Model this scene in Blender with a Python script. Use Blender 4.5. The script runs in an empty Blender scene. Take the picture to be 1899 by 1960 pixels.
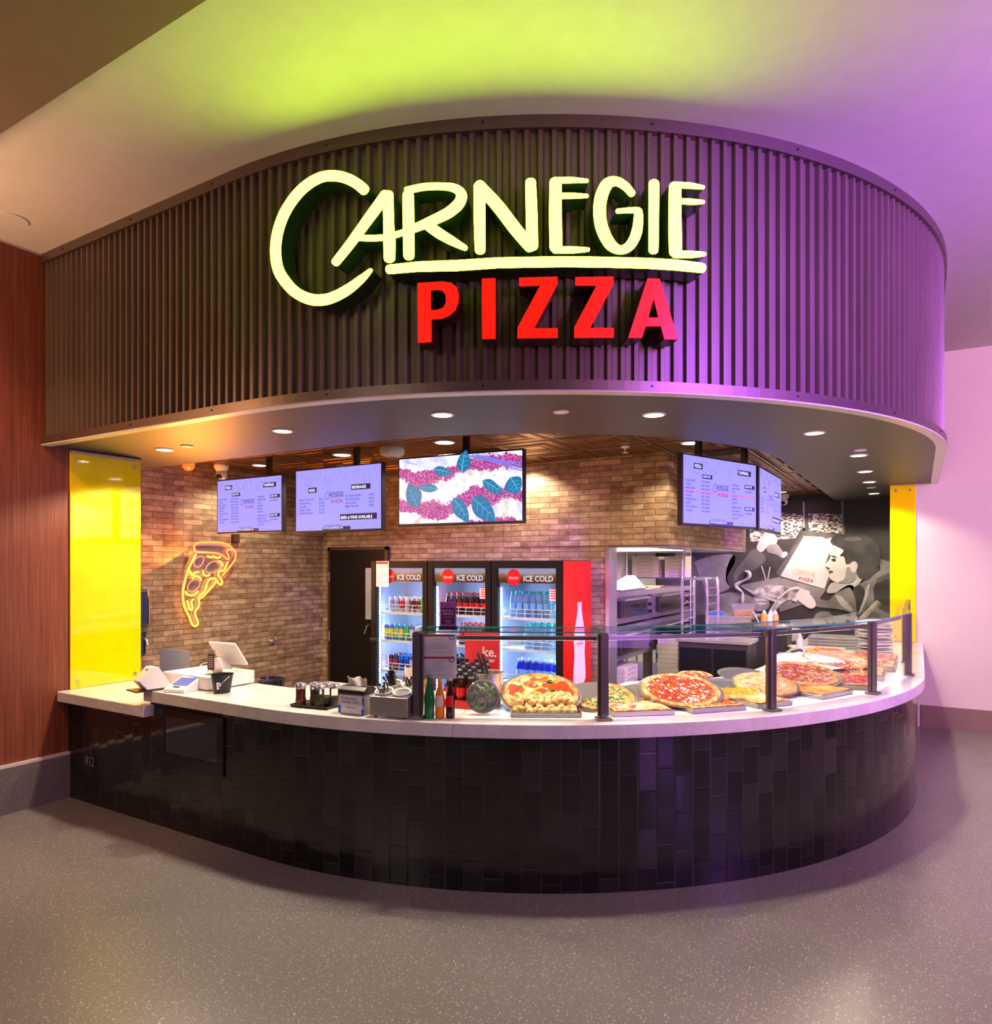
import bpy, math, random
from math import sin, cos, pi, radians, hypot, atan2
from mathutils import Vector, Matrix, noise
from mathutils.geometry import tessellate_polygon
random.seed(7)
S = bpy.context.scene
COL = S.collection
# ------------------------------------------------------------------ camera, world, exposure
FOC, CX, HOR, EYE = 1340.0, 949.5, 1082.0, 1.75
PHI = radians(31.13); CA, SB = cos(PHI), sin(PHI)
cam = bpy.data.cameras.new('camera'); camo = bpy.data.objects.new('camera', cam); COL.objects.link(camo)
camo.location = (0, 0, EYE); camo.rotation_euler = (pi/2, 0, PHI)
cam.sensor_fit = 'HORIZONTAL'; cam.sensor_width = 36; cam.lens = FOC/1899*36
cam.shift_y = (HOR-980)/1899; cam.clip_start = .05
S.camera = camo
S.view_settings.view_transform = 'Standard'; S.view_settings.look = 'None'
S.view_settings.gamma = 1; S.view_settings.use_curve_mapping = False
S.view_settings.exposure = 0.0
wd = bpy.data.worlds.new('world'); S.world = wd; wd.use_nodes = True
wd.node_tree.nodes['Background'].inputs[0].default_value = (.62, .47, .46, 1)
wd.node_tree.nodes['Background'].inputs[1].default_value = .13

def light(name, kind, loc, target, power, col, size=.3, spot=None, blend=.5, sy=None, spread=None):
    l = bpy.data.lights.new(name, kind); o = bpy.data.objects.new(name, l); COL.objects.link(o)
    o.location = loc; l.energy = power; l.color = col
    if target is not None:
        d = Vector(target)-Vector(loc); o.rotation_euler = d.to_track_quat('-Z', 'Y').to_euler()
    if kind == 'AREA':
        l.size = size
        if sy: l.shape = 'RECTANGLE'; l.size_y = sy
        if spread: l.spread = spread
    else: l.shadow_soft_size = size
    if spot: l.spot_size = radians(spot); l.spot_blend = blend
    return o
# unseen hall light: coloured washes from right, assumed ceiling lamps, warm fill added left
light('purple_spot', 'SPOT', (4.6, 1.0, 3.55), (-.3, 5.1, 3.1), 6500, (.25, .03, 1), .35, 41, .9)
light('purple_wash', 'AREA', (5.2, 3.0, 2.9), (-1.0, 4.6, 3.2), 70, (.50, .12, 1), 1.4, sy=.8)
light('magenta_wash', 'AREA', (3.8, .6, 2.7), (1.6, 6.6, 4.1), 215, (1, .42, .78), 1.2, sy=.8, spread=radians(105))
light('violet_fill', 'AREA', (4.0, 1.2, 1.0), (-1.0, 3.5, .3), 26, (.55, .18, 1), 1.2, sy=.8)  # added low fill for violet on floor and counter front
light('hall_lamp', 'AREA', (-3.0, -3.0, 3.7), (-2.5, .5, 0), 55, (1, .80, .66), 1.6)
light('hall_lamp', 'AREA', (2.6, 2.6, 3.8), (2.4, 7.0, .5), 42, (1, .76, .78), 1.2)
light('wood_fill', 'SPOT', (-4.0, 1.2, 3.85), (-5.5, 2.1, 1.3), 150, (1, .50, .26), .1, 80, .6)  # added warm spot to brighten the wood wall
light('amber_wash', 'AREA', (-5.1, .8, 2.9), (-4.6, 2.0, 4.03), 42, (1, .52, .24), .6)

# ------------------------------------------------------------------ pixel helpers (photo 1899x1960 -> place)
def P(px, py, z):
    D = FOC*(z-EYE)/(HOR-py); X = (px-CX)/FOC*D
    return Vector((CA*X-SB*D, SB*X+CA*D, z))
def PV(px, py, v):
    t = (px-CX)/FOC; D = v/(SB*t+CA)
    return Vector((D*(CA*t-SB), v, EYE+(HOR-py)/FOC*D))
def PU(px, py, u):
    t = (px-CX)/FOC; D = u/(CA*t-SB)
    return Vector((u, D*(SB*t+CA), EYE+(HOR-py)/FOC*D))
def depth(p): return -SB*p[0]+CA*p[1]
def pxof(x, y): return CX+FOC*(CA*x+SB*y)/(-SB*x+CA*y)
# plan of the stall front: straight, quarter circle, straight; s = length along the tile face, o = offset outwards
CXP, CYP, R0 = -3.43, 6.28, 3.42
UL, VR = -5.51, 8.88
SL = CXP-UL; SA = R0*pi/2; SR = VR-CYP; STOT = SL+SA+SR
def pt(s, o):
    if s < SL: return (UL+s, CYP-R0-o)
    if s < SL+SA:
        a = (s-SL)/R0-pi/2; r = R0+o
        return (CXP+r*cos(a), CYP+r*sin(a))
    return (CXP+R0+o, CYP+s-SL-SA)
def SP(px, py, o):
    lo, hi = 0.0, SL+SA*.93
    for _ in range(40):
        m = (lo+hi)/2; q = pt(m, o)
        if pxof(*q) < px: lo = m
        else: hi = m
    q = pt(lo, o); return lo, EYE+(HOR-py)/FOC*depth(q)
def tang(x, y):
    if x < CXP: return 0.0
    if y > CYP: return pi/2
    return atan2(y-CYP, x-CXP)+pi/2
def steps(s0, s1, n0=.08):
    n = max(1, int((s1-s0)/n0)); return [s0+(s1-s0)*i/n for i in range(n+1)]

# ------------------------------------------------------------------ mesh helpers: G collects geometry
class G:
    def __init__(s): s.v = []; s.f = []; s.m = []; s.uv = {}
    def add(s, vs, fs, mi=0, uvs=None):
        b = len(s.v); s.v += [tuple(p) for p in vs]
        for i, f in enumerate(fs):
            if uvs: s.uv[len(s.f)] = uvs[i]
            s.f.append([b+k for k in f]); s.m.append(mi)
        return s
    def box(s, x0, x1, y0, y1, z0, z1, mi=0):
        v = [(x, y, z) for z in (z0, z1) for y in (y0, y1) for x in (x0, x1)]
        return s.add(v, [(0,2,3,1),(4,5,7,6),(0,1,5,4),(2,6,7,3),(0,4,6,2),(1,3,7,5)], mi)
    def quad(s, a, b, c, d, mi=0): return s.add([a, b, c, d], [(0,1,2,3)], mi)
    def lathe(s, prof, n=20, c=(0,0,0), mi=0, M=None, a0=0, a1=2*pi):
        full = abs(a1-a0-2*pi) < 1e-6; k = n if full else n+1
        vs = []
        for r, z in prof:
            for i in range(k):
                a = a0+(a1-a0)*i/n
                p = Vector((r*cos(a), r*sin(a), z))
                if M is not None: p = M @ p
                vs.append(p+Vector(c))
        fs = []
        for j in range(len(prof)-1):
            for i in range(n):
                i2 = (i+1) % k
                fs.append((j*k+i, j*k+i2, (j+1)*k+i2, (j+1)*k+i))
        if prof[0][0] > 1e-6 and full: fs.append(tuple(range(k-1, -1, -1)))
        if prof[-1][0] > 1e-6 and full: fs.append(tuple((len(prof)-1)*k+i for i in range(k)))
        return s.add(vs, fs, mi)
    def cyl(s, c, r, h, n=16, mi=0, r2=None, M=None):
        return s.lathe([(r, 0), (r if r2 is None else r2, h)], n, c, mi, M)
    def tube(s, pts, r, n=8, mi=0, closed=False):
        pts = [Vector(p) for p in pts]; L = len(pts); vs = []; fs = []
        up = None
        for i in range(L):
            if closed: d = pts[(i+1) % L]-pts[i-1]
            else: d = pts[min(i+1, L-1)]-pts[max(i-1, 0)]
            d.normalize()
            if up is None:
                up = Vector((0,0,1)) if abs(d.z) < .9 else Vector((1,0,0))
            a = d.cross(up)
            if a.length < 1e-4: a = d.cross(Vector((0,1,0)))
            a.normalize(); up = a.cross(d).normalized(); b = up
            rr = r[i] if isinstance(r, (list, tuple)) else r
            for k in range(n):
                t = 2*pi*k/n; vs.append(pts[i]+a*cos(t)*rr+b*sin(t)*rr)
        for i in range(L if closed else L-1):
            j = (i+1) % L
            for k in range(n):
                k2 = (k+1) % n; fs.append((i*n+k, i*n+k2, j*n+k2, j*n+k))
        if not closed: fs += [tuple(range(n-1, -1, -1)), tuple((L-1)*n+k for k in range(n))]
        return s.add(vs, fs, mi)
    def prism(s, loops, f0, f1, mi=0, side=True, back=True):
        """loops: 2D outlines (first outer, others holes); f0/f1 map 2D -> back / front 3D"""
        flat = [Vector((a, b, 0)) for l in loops for a, b in l]
        tris = tessellate_polygon([[Vector((a, b, 0)) for a, b in l] for l in loops])
        A = sum(l[0]*m[1]-m[0]*l[1] for l, m in zip(loops[0], loops[0][1:]+loops[0][:1]))
        t2 = []
        for t in tris:
            a, b, c = (flat[i] for i in t)
            t2.append(t if (b-a).cross(c-a).z > 0 else (t[0], t[2], t[1]))
        if f1: s.add([f1(p.x, p.y) for p in flat], t2, mi)
        if back and f0: s.add([f0(p.x, p.y) for p in flat], [(t[0], t[2], t[1]) for t in t2], mi)
        if side:
            for li, l in enumerate(loops):
                n = len(l); vs = [f0(*p) for p in l]+[f1(*p) for p in l]
                s.add(vs, [(i, (i+1) % n, n+(i+1) % n, n+i) for i in range(n)], mi)
        return s
    def sweep(s, prof, s0, s1, n0=.08, mi=0, cap=True, closed=True):
        """prof: list of (offset, z) swept along the stall front"""
        ss = steps(s0, s1, n0); k = len(prof); vs = []; fs = []; uvs = []
        L = [0]
        for i in range(k): L.append(L[-1]+hypot(prof[(i+1) % k][0]-prof[i][0], prof[(i+1) % k][1]-prof[i][1]))
        for t in ss:
            for o, z in prof:
                x, y = pt(t, o); vs.append((x, y, z))
        for i in range(len(ss)-1):
            for j in range(k if closed else k-1):
                j2 = (j+1) % k
                fs.append((i*k+j, (i+1)*k+j, (i+1)*k+j2, i*k+j2))
                uvs.append([(ss[i], prof[0][1]+L[j]), (ss[i+1], prof[0][1]+L[j]), (ss[i+1], prof[0][1]+L[j+1]), (ss[i], prof[0][1]+L[j+1])])
        if cap and closed:
            fs += [tuple(range(k)), tuple((len(ss)-1)*k+i for i in range(k-1, -1, -1))]
            uvs += [[(o, z) for o, z in prof], [(o, z) for o, z in reversed(prof)]]
        return s.add(vs, fs, mi, uvs)
    def xf(s, M): s.v = [tuple(M @ Vector(p)) for p in s.v]; return s
    def move(s, d): return s.xf(Matrix.Translation(d))
    def join(s, g, M=None):
        return s.add([M @ Vector(p) for p in g.v] if M is not None else g.v, g.f, 0) if not any(g.m) else s._j(g, M)
    def _j(s, g, M):
        b = len(s.v); s.v += [tuple(M @ Vector(p)) if M is not None else p for p in g.v]
        for f, m in zip(g.f, g.m): s.f.append([b+k for k in f]); s.m.append(m)
        return s

def obj(name, g, mat, parent=None, world=False, smooth=False, bev=0, fix=True):
    me = bpy.data.meshes.new(name)
    vs = g.v
    if world and parent is not None:
        ox, oy, oz = parent.location; vs = [(a-ox, b-oy, c-oz) for a, b, c in vs]
    me.from_pydata(vs, [], g.f)
    for m in (mat if isinstance(mat, (list, tuple)) else [mat]): me.materials.append(m)
    me.polygons.foreach_set('material_index', g.m)
    uvl = me.uv_layers.new(name='UVMap').data
    for p in me.polygons:
        if p.index in g.uv:
            for li, c in zip(p.loop_indices, g.uv[p.index]): uvl[li].uv = c
        else:
            n = p.normal; ax = max(range(3), key=lambda i: abs(n[i]))
            for li in p.loop_indices:
                c = me.vertices[me.loops[li].vertex_index].co
                uvl[li].uv = (c.y, c.z) if ax == 0 else (c.x, c.z) if ax == 1 else (c.x, c.y)
        if smooth: p.use_smooth = True
    if smooth: me.set_sharp_from_angle(angle=radians(42))
    me.update()
    if fix:
        import bmesh
        bm = bmesh.new(); bm.from_mesh(me); bmesh.ops.recalc_face_normals(bm, faces=bm.faces); bm.to_mesh(me); bm.free()
    o = bpy.data.objects.new(name, me); COL.objects.link(o)
    if parent is not None: o.parent = parent
    if bev:
        b = o.modifiers.new('bevel', 'BEVEL'); b.width = bev; b.segments = 2; b.limit_method = 'ANGLE'; b.angle_limit = radians(50)
    return o
def tag(o, label=None, cat=None, group=None, kind=None):
    if label: o['label'] = label
    if cat: o['category'] = cat
    if group: o['group'] = group
    if kind: o['kind'] = kind
    return o
def thing(name, label, cat, loc=(0,0,0), rz=0, group=None):
    o = bpy.data.objects.new(name, None); COL.objects.link(o); o.empty_display_size = .05
    o.location = loc; o.rotation_euler = (0, 0, rz)
    return tag(o, label, cat, group)
def struct(name, g, mat, label, **k):
    return tag(obj(name, g, mat, **k), label, name.split('_')[0], None, 'structure')
def dup(o, loc, rz=None, label=None):
    c = o.copy(); COL.objects.link(c); c.location = loc
    if rz is not None: c.rotation_euler = (0, 0, rz)
    if label: c['label'] = label
    for ch in o.children:
        d = ch.copy(); COL.objects.link(d); d.parent = c
        for g in ch.children:
            e = g.copy(); COL.objects.link(e); e.parent = d
    return c
ORD = ['leftmost', 'second from left', 'third from left', 'fourth from left', 'fifth from left', 'sixth from left', 'seventh from left', 'eighth from left']
_tc = {}
def text(st, size, bold=0, align='LEFT', sx=1.0, shear=0):
    """geometry of a word in the xy plane"""
    key = (st, bold, align)
    if key not in _tc:
        c = bpy.data.curves.new('t', 'FONT'); c.body = st; c.size = 1; c.offset = bold; c.align_x = align; c.resolution_u = 2
        o = bpy.data.objects.new('t', c); me = bpy.data.meshes.new_from_object(o)
        _tc[key] = ([tuple(v.co) for v in me.vertices], [list(p.vertices) for p in me.polygons])
        bpy.data.objects.remove(o); bpy.data.curves.remove(c); bpy.data.meshes.remove(me)
    vs, fs = _tc[key]
    g = G(); g.add([((x+shear*y)*size*sx, y*size, 0) for x, y, z in vs], fs); return g
def text_on(g, st, x, z, size, y=0.0, mi=0, **k):
    """adds a word standing in the local xz plane facing -y"""
    t = text(st, size, **k); g.add([(a+x, y, b+z) for a, b, _ in t.v], t.f, mi); return g
def RZ(a): return Matrix.Rotation(a, 4, 'Z')
def RX(a): return Matrix.Rotation(a, 4, 'X')
def RY(a): return Matrix.Rotation(a, 4, 'Y')
def TR(x, y=0, z=0): return Matrix.Translation((x, y, z))
# ------------------------------------------------------------------ materials
def lin(c): return tuple((x/12.92 if x <= .04045 else ((x+.055)/1.055)**2.4) for x in c)
def rgb(r, g, b): return lin((r/255, g/255, b/255))
class N:
    def __init__(s, name):
        s.m = bpy.data.materials.new(name); s.m.use_nodes = True; s.t = s.m.node_tree; s.b = s.t.nodes['Principled BSDF']; s.out = s.t.nodes['Material Output']
    def n(s, typ, **k):
        nd = s.t.nodes.new(typ)
        for a, v in k.items():
            if a.startswith('i_'): 
                key = a[2:]; key = int(key) if key.isdigit() else key
                s.set(nd.inputs[key], v)
            else: setattr(nd, a, v)
        return nd
    def set(s, sock, v):
        if isinstance(v, bpy.types.NodeSocket): s.t.links.new(v, sock)
        elif isinstance(v, bpy.types.Node): s.t.links.new(v.outputs[0], sock)
        elif sock.type == 'RGBA' and len(v) == 3: sock.default_value = (*v, 1)
        else: sock.default_value = v
    def math(s, op, a, b=0.0, c=0.0):
        nd = s.n('ShaderNodeMath', operation=op); s.set(nd.inputs[0], a); s.set(nd.inputs[1], b)
        if op in ('COMPARE', 'MULTIPLY_ADD'): s.set(nd.inputs[2], c)
        return nd.outputs[0]
    def mix(s, f, a, b):
        nd = s.n('ShaderNodeMix', data_type='RGBA'); s.set(nd.inputs[0], f); s.set(nd.inputs[6], a); s.set(nd.inputs[7], b); return nd.outputs[2]
    def uv(s, sx=1, sy=1):
        u = s.n('ShaderNodeUVMap'); mp = s.n('ShaderNodeMapping'); s.t.links.new(u.outputs[0], mp.inputs[0]); mp.inputs['Scale'].default_value = (sx, sy, 1); return mp.outputs[0]
    def ob(s, sc=(1,1,1)):
        u = s.n('ShaderNodeTexCoord'); mp = s.n('ShaderNodeMapping'); s.t.links.new(u.outputs['Object'], mp.inputs[0]); mp.inputs['Scale'].default_value = sc; return mp.outputs[0]
    def noise(s, vec, scale, detail=3, rough=.5):
        nd = s.n('ShaderNodeTexNoise'); s.t.links.new(vec, nd.inputs['Vector']); nd.inputs['Scale'].default_value = scale; nd.inputs['Detail'].default_value = detail; nd.inputs['Roughness'].default_value = rough; return nd.outputs[0]
    def ramp(s, f, stops):
        nd = s.n('ShaderNodeValToRGB'); s.t.links.new(f, nd.inputs[0]); e = nd.color_ramp.elements
        while len(e) < len(stops): e.new(.5)
        for q, (p, c) in zip(e, stops): q.position = p; q.color = (*c, 1) if len(c) == 3 else c
        return nd.outputs[0]
    def bump(s, h, st=.3, dist=.01):
        nd = s.n('ShaderNodeBump'); s.set(nd.inputs['Height'], h); nd.inputs['Strength'].default_value = st; nd.inputs['Distance'].default_value = dist
        s.t.links.new(nd.outputs[0], s.b.inputs['Normal']); return nd
    def P(s, col=None, rough=None, metal=None, spec=None, em=None, ems=None, coat=None, trans=None, ior=None):
        for k, v in (('Base Color', col), ('Roughness', rough), ('Metallic', metal), ('Specular IOR Level', spec), ('Emission Color', em), ('Emission Strength', ems), ('Coat Weight', coat), ('Transmission Weight', trans), ('IOR', ior)):
            if v is not None: s.set(s.b.inputs[k], v)
        return s.m
_mc = {}
def plain(col, rough=.5, metal=0, name='paint', **k):
    key = (tuple(col), rough, metal, tuple(sorted(k.items())))
    if key not in _mc:
        n = N(name)
        f = n.noise(n.ob(), 9, 2); 
        c = n.mix(f, tuple(x*.93 for x in col), tuple(min(1, x*1.07) for x in col))
        _mc[key] = n.P(c, rough, metal, **k)
    return _mc[key]
def glow(col, st, name='glow', base=(.02,.02,.02)):
    key = ('g', col, st, base)
    if key not in _mc:
        n = N(name); _mc[key] = n.P(base, .3, em=col, ems=st)
    return _mc[key]
def glassy(name, tint=(1,1,1), refl=1.0, rough=0.0, dens=0.0, dcol=(.8,.8,.8)):
    """thin clear sheet: see-through with a mirror reflection that grows at grazing angles"""
    n = N(name); t = n.t
    tr = n.n('ShaderNodeBsdfTransparent'); tr.inputs[0].default_value = (*tint, 1)
    gl = n.n('ShaderNodeBsdfGlossy'); gl.inputs['Roughness'].default_value = rough
    fr = n.n('ShaderNodeFresnel'); fr.inputs[0].default_value = 1.45
    f = n.math('MULTIPLY', fr.outputs[0], refl)
    a = tr.outputs[0]
    if dens > 0:
        df = n.n('ShaderNodeBsdfDiffuse'); df.inputs[0].default_value = (*dcol, 1)
        mm = n.n('ShaderNodeMixShader'); mm.inputs[0].default_value = dens; t.links.new(a, mm.inputs[1]); t.links.new(df.outputs[0], mm.inputs[2]); a = mm.outputs[0]
    mx = n.n('ShaderNodeMixShader'); t.links.new(f, mx.inputs[0]); t.links.new(a, mx.inputs[1]); t.links.new(gl.outputs[0], mx.inputs[2])
    t.links.new(mx.outputs[0], n.out.inputs[0]); return n.m
def m_floor():
    n = N('terrazzo'); v = n.ob()
    base = n.ramp(n.noise(v, .7, 2), [(.2, (.145,.136,.13)), (.8, (.19,.18,.17))])
    fine = n.ramp(n.noise(v, 120, 2), [(.4, (0,0,0)), (.62, (1,1,1))])
    c = n.mix(n.math('MULTIPLY', fine, .22), base, (.30,.29,.27))
    def chips(scale, th, col, c):
        vo = n.n('ShaderNodeTexVoronoi'); n.t.links.new(v, vo.inputs['Vector']); vo.inputs['Scale'].default_value = scale
        sep = n.n('ShaderNodeSeparateColor'); n.t.links.new(vo.outputs['Color'], sep.inputs[0])
        size = n.math('MULTIPLY', sep.outputs[0], th)
        return n.mix(n.math('LESS_THAN', vo.outputs['Distance'], size), c, col)
    c = chips(70, .26, (.55,.52,.48), c); c = chips(110, .26, (.60,.57,.52), c); c = chips(45, .11, (.04,.035,.03), c)
    r = n.ramp(n.noise(v, 1.3, 1), [(.2, (.26,)*3), (.8, (.32,)*3)])
    return n.P(c, r, spec=.45)
def m_wood():
    n = N('wood_veneer'); v = n.ob((1, 26, .6))
    g = n.noise(v, 3, 5, .6)
    c = n.ramp(g, [(.3, (.13,.030,.010)), (.5, (.20,.050,.016)), (.72, (.28,.085,.028))])
    return n.P(c, .5)
def m_brick(name, dark, mid, light_, tone=1.0):
    n = N(name); v = n.uv()
    br = n.n('ShaderNodeTexBrick'); n.t.links.new(v, br.inputs['Vector'])
    br.inputs['Scale'].default_value = 1; br.inputs['Brick Width'].default_value = .207; br.inputs['Row Height'].default_value = .0521
    br.inputs['Mortar Size'].default_value = .0034; br.inputs['Mortar Smooth'].default_value = .3; br.inputs['Bias'].default_value = 0
    br.offset = .5; br.offset_frequency = 2
    br.inputs['Color1'].default_value = (0,0,0,1); br.inputs['Color2'].default_value = (1,1,1,1); br.inputs['Mortar'].default_value = (.5,.5,.5,1)
    rnd = br.outputs[0]
    blot = n.noise(n.uv(1, 1.6), 9, 4, .6)
    f = n.math('ADD', n.math('MULTIPLY', rnd, .26), n.math('MULTIPLY', blot, .86))
    c = n.ramp(f, [(.28, dark), (.55, mid), (.85, light_)])
    c = n.mix(br.outputs[1], c, tuple(x*.32 for x in mid))
    h = n.math('SUBTRACT', n.math('MULTIPLY', n.noise(v, 40, 3), .35), br.outputs[1])
    n.bump(h, .6, .006)
    return n.P(c, .55)
def m_tile():
    n = N('black_tile'); uv = n.n('ShaderNodeUVMap'); sp = n.n('ShaderNodeSeparateXYZ'); n.t.links.new(uv.outputs[0], sp.inputs[0])
    cs = n.math('DIVIDE', sp.outputs[0], .1046); col = n.math('FLOOR', cs); fx = n.math('FRACT', cs)
    wn = n.n('ShaderNodeTexWhiteNoise', noise_dimensions='1D'); n.t.links.new(col, wn.inputs['W'])
    step = n.math('FRACT', n.math('MULTIPLY', col, .34))
    off = n.math('ADD', n.math('MULTIPLY', wn.outputs[0], .22), step)
    rs = n.math('ADD', n.math('DIVIDE', sp.outputs[1], .2062), off); row = n.math('FLOOR', rs); fy = n.math('FRACT', rs)
    ex = n.math('MULTIPLY', n.math('MINIMUM', fx, n.math('SUBTRACT', 1.0, fx)), .1046)
    ey = n.math('MULTIPLY', n.math('MINIMUM', fy, n.math('SUBTRACT', 1.0, fy)), .2062)
    e = n.math('MINIMUM', ex, ey)
    grout = n.math('LESS_THAN', e, .0016)
    w2 = n.n('ShaderNodeTexWhiteNoise', noise_dimensions='2D'); cb = n.n('ShaderNodeCombineXYZ'); n.t.links.new(col, cb.inputs[0]); n.t.links.new(row, cb.inputs[1]); n.t.links.new(cb.outputs[0], w2.inputs['Vector'])
    c = n.ramp(w2.outputs[0], [(0, (.006,.005,.005)), (.55, (.012,.010,.010)), (1, (.024,.021,.021))])
    c = n.mix(grout, c, (.035,.028,.026))
    sub = n.n('ShaderNodeVectorMath', operation='SUBTRACT'); n.t.links.new(w2.outputs['Color'], sub.inputs[0]); sub.inputs[1].default_value = (.5,.5,.5)
    sc = n.n('ShaderNodeVectorMath', operation='SCALE'); n.t.links.new(sub.outputs[0], sc.inputs[0]); sc.inputs['Scale'].default_value = .05
    geo = n.n('ShaderNodeNewGeometry'); ad = n.n('ShaderNodeVectorMath', operation='ADD'); n.t.links.new(geo.outputs['Normal'], ad.inputs[0]); n.t.links.new(sc.outputs[0], ad.inputs[1])
    nm = n.n('ShaderNodeVectorMath', operation='NORMALIZE'); n.t.links.new(ad.outputs[0], nm.inputs[0])
    edge = n.math('MINIMUM', n.math('DIVIDE', e, .006), 1.0)
    b = n.bump(n.math('ADD', edge, n.math('MULTIPLY', n.noise(n.uv(), 22, 2), .25)), .5, .0015)
    n.t.links.new(nm.outputs[0], b.inputs['Normal'])
    r = n.mix(grout, (.07,)*3, (.6,)*3)
    return n.P(c, r, spec=.6)
def m_tin():
    n = N('copper_tin_tile'); uv = n.n('ShaderNodeUVMap'); sp = n.n('ShaderNodeSeparateXYZ'); n.t.links.new(uv.outputs[0], sp.inputs[0])
    fx = n.math('FRACT', n.math('DIVIDE', sp.outputs[0], .61)); fy = n.math('FRACT', n.math('DIVIDE', sp.outputs[1], .61))
    dx = n.math('ABSOLUTE', n.math('SUBTRACT', fx, .5)); dy = n.math('ABSOLUTE', n.math('SUBTRACT', fy, .5))
    d = n.math('MAXIMUM', dx, dy)
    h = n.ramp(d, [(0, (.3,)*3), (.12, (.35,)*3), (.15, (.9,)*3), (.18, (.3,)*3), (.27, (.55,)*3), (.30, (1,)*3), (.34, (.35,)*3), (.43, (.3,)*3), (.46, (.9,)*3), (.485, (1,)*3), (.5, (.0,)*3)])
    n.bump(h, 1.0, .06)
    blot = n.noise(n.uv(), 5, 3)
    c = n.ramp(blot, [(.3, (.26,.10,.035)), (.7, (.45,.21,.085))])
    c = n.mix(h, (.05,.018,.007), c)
    return n.P(c, .30, .75)
def m_food(name, cols, scale=30, rough=.42, bump=.5, det=5):
    n = N(name); v = n.ob(); f = n.noise(v, scale, det, .6)
    k = len(cols); c = n.ramp(f, [(.34+.32*i/(k-1), q) for i, q in enumerate(cols)])
    n.bump(n.noise(v, scale*1.6, 3), bump, .006); return n.P(c, rough, spec=.5)
def m_steel(name='steel', col=(.62,.60,.58), rough=.26, brush=None):
    n = N(name); return n.P(col, rough, .80)
def m_corr():
    n = N('corrugated_metal'); f = n.noise(n.uv(3, .5), 2, 3)
    c = n.ramp(f, [(.3, (.115,.078,.062)), (.7, (.145,.098,.078))]); r = n.ramp(n.noise(n.uv(1, .3), 6, 2), [(.3, (.36,)*3), (.7, (.46,)*3)])
    return n.P(c, r, .45)
def m_quartz():
    n = N('white_quartz'); v = n.ob(); f = n.noise(v, 2.2, 6, .7)
    c = n.ramp(f, [(.4, (.80,.78,.76)), (.5, (.70,.68,.67)), (.53, (.80,.78,.76))]); return n.P(c, .16, spec=.5)
def m_concrete():
    n = N('speckled_concrete'); v = n.ob(); c = n.ramp(n.noise(v, 3, 4), [(.3, (.13,.115,.11)), (.7, (.18,.16,.15))])
    vo = n.n('ShaderNodeTexVoronoi'); n.t.links.new(v, vo.inputs['Vector']); vo.inputs['Scale'].default_value = 60
    return n.P(n.mix(n.math('LESS_THAN', vo.outputs['Distance'], .16), c, (.42,.38,.35)), .35)
def m_wallpaper():
    n = N('woven_wallcovering'); f = n.noise(n.uv(4, 90), 4, 2); c = n.ramp(f, [(.3, (.60,.53,.52)), (.7, (.67,.60,.585))])
    n.bump(n.noise(n.uv(160, 30), 4, 2), .12, .002); return n.P(c, .55)
M = dict(
 floor=m_floor(), wood=m_wood(), brick=m_brick('brown_brick', (.13,.08,.045), (.32,.205,.11), (.56,.41,.25)),
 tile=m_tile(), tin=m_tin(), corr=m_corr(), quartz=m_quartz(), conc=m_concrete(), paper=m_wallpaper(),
 trimdark=plain((.17,.125,.105), .38, .8, 'dark_trim'), ceil=plain((.62,.60,.58), .7, 0, 'ceiling_paint'),
 brown=plain((.20,.125,.09), .75, 0, 'unlit_ceiling_brown'), soffit=plain((.055,.046,.037), .5, 0, 'taupe_paint'),
 rim=plain((.62,.58,.53), .35, 0, 'rim_metal'), white=plain((.80,.79,.78), .4, 0, 'white_plastic'), black=plain((.012,.012,.013), .35, 0, 'black_plastic'),
 blackg=plain((.010,.010,.012), .12, 0, 'gloss_black'), steel=m_steel(), steelb=m_steel('bright_steel', (.75,.73,.70), .16), alu=m_steel('aluminium_pan', (.40,.40,.43), .30), post=m_steel('post_metal', (.20,.18,.19), .30, (1,1,1)),
 yellow=plain((.95,.76,.001), .06, 0, 'yellow_back_painted_glass', coat=.6),
 glass=glassy('clear_glass', (.985,1,.992), .45), glassedge=plain((.02,.30,.22), .1, 0, 'green_glass_edge'),
 cglass=glassy('cooler_glass', (.98,.99,1), .7), plastic=glassy('clear_plastic', (.93,.94,.96), 1.4, .05, .10, (.8,.8,.85)),
 drip=plain((.55,.03,.02), .4, 0, 'red_paint'), paper2=plain((.80,.76,.78), .6, 0, 'paper'), kraft=plain((.60,.50,.40), .7, 0, 'cardboard'),
 red=plain((.62,.010,.005), .35, 0, 'red_panel'), black2=plain((.03,.025,.025), .5, 0, 'dark_door'))
# ------------------------------------------------------------------ the room
ZS, ZT, ZC = 2.634, 2.73, 4.03          # soffit, tin ceiling, hall ceiling
OI = -.97                                # inner edge of the soffit band
MV = 10.6                                # mural wall
struct('floor', G().box(-9, 8, -4, 11, -.1, 0), M['floor'], 'grey speckled terrazzo floor of the hall')
struct('ceiling', G().box(-9, 8, 1.71, 11, ZC, ZC+.1), M['ceil'], 'smooth pale upper ceiling washed lime and purple by the lights')
struct('ceiling', G().box(-9, 8, -4, 1.71, 3.9, ZC+.1), M['brown'], 'dropped ceiling at the upper left, its unlit darkness painted brown')  # the lack of light here is put into the brown colour
struct('wall_left', G().box(-5.66, UL, -2, 3.44, 0, ZC), M['wood'], 'reddish brown wood veneer wall left of the stall')
struct('trim_1', G().box(UL, UL+.012, -2, 2.70, ZC-.012, ZC), plain((.45,.33,.33), .4, 0, 'pale_trim'), 'thin pale strip where wood wall meets ceiling')
g = G().box(UL, UL+.03, -2, 2.87, 0, .325)
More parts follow.
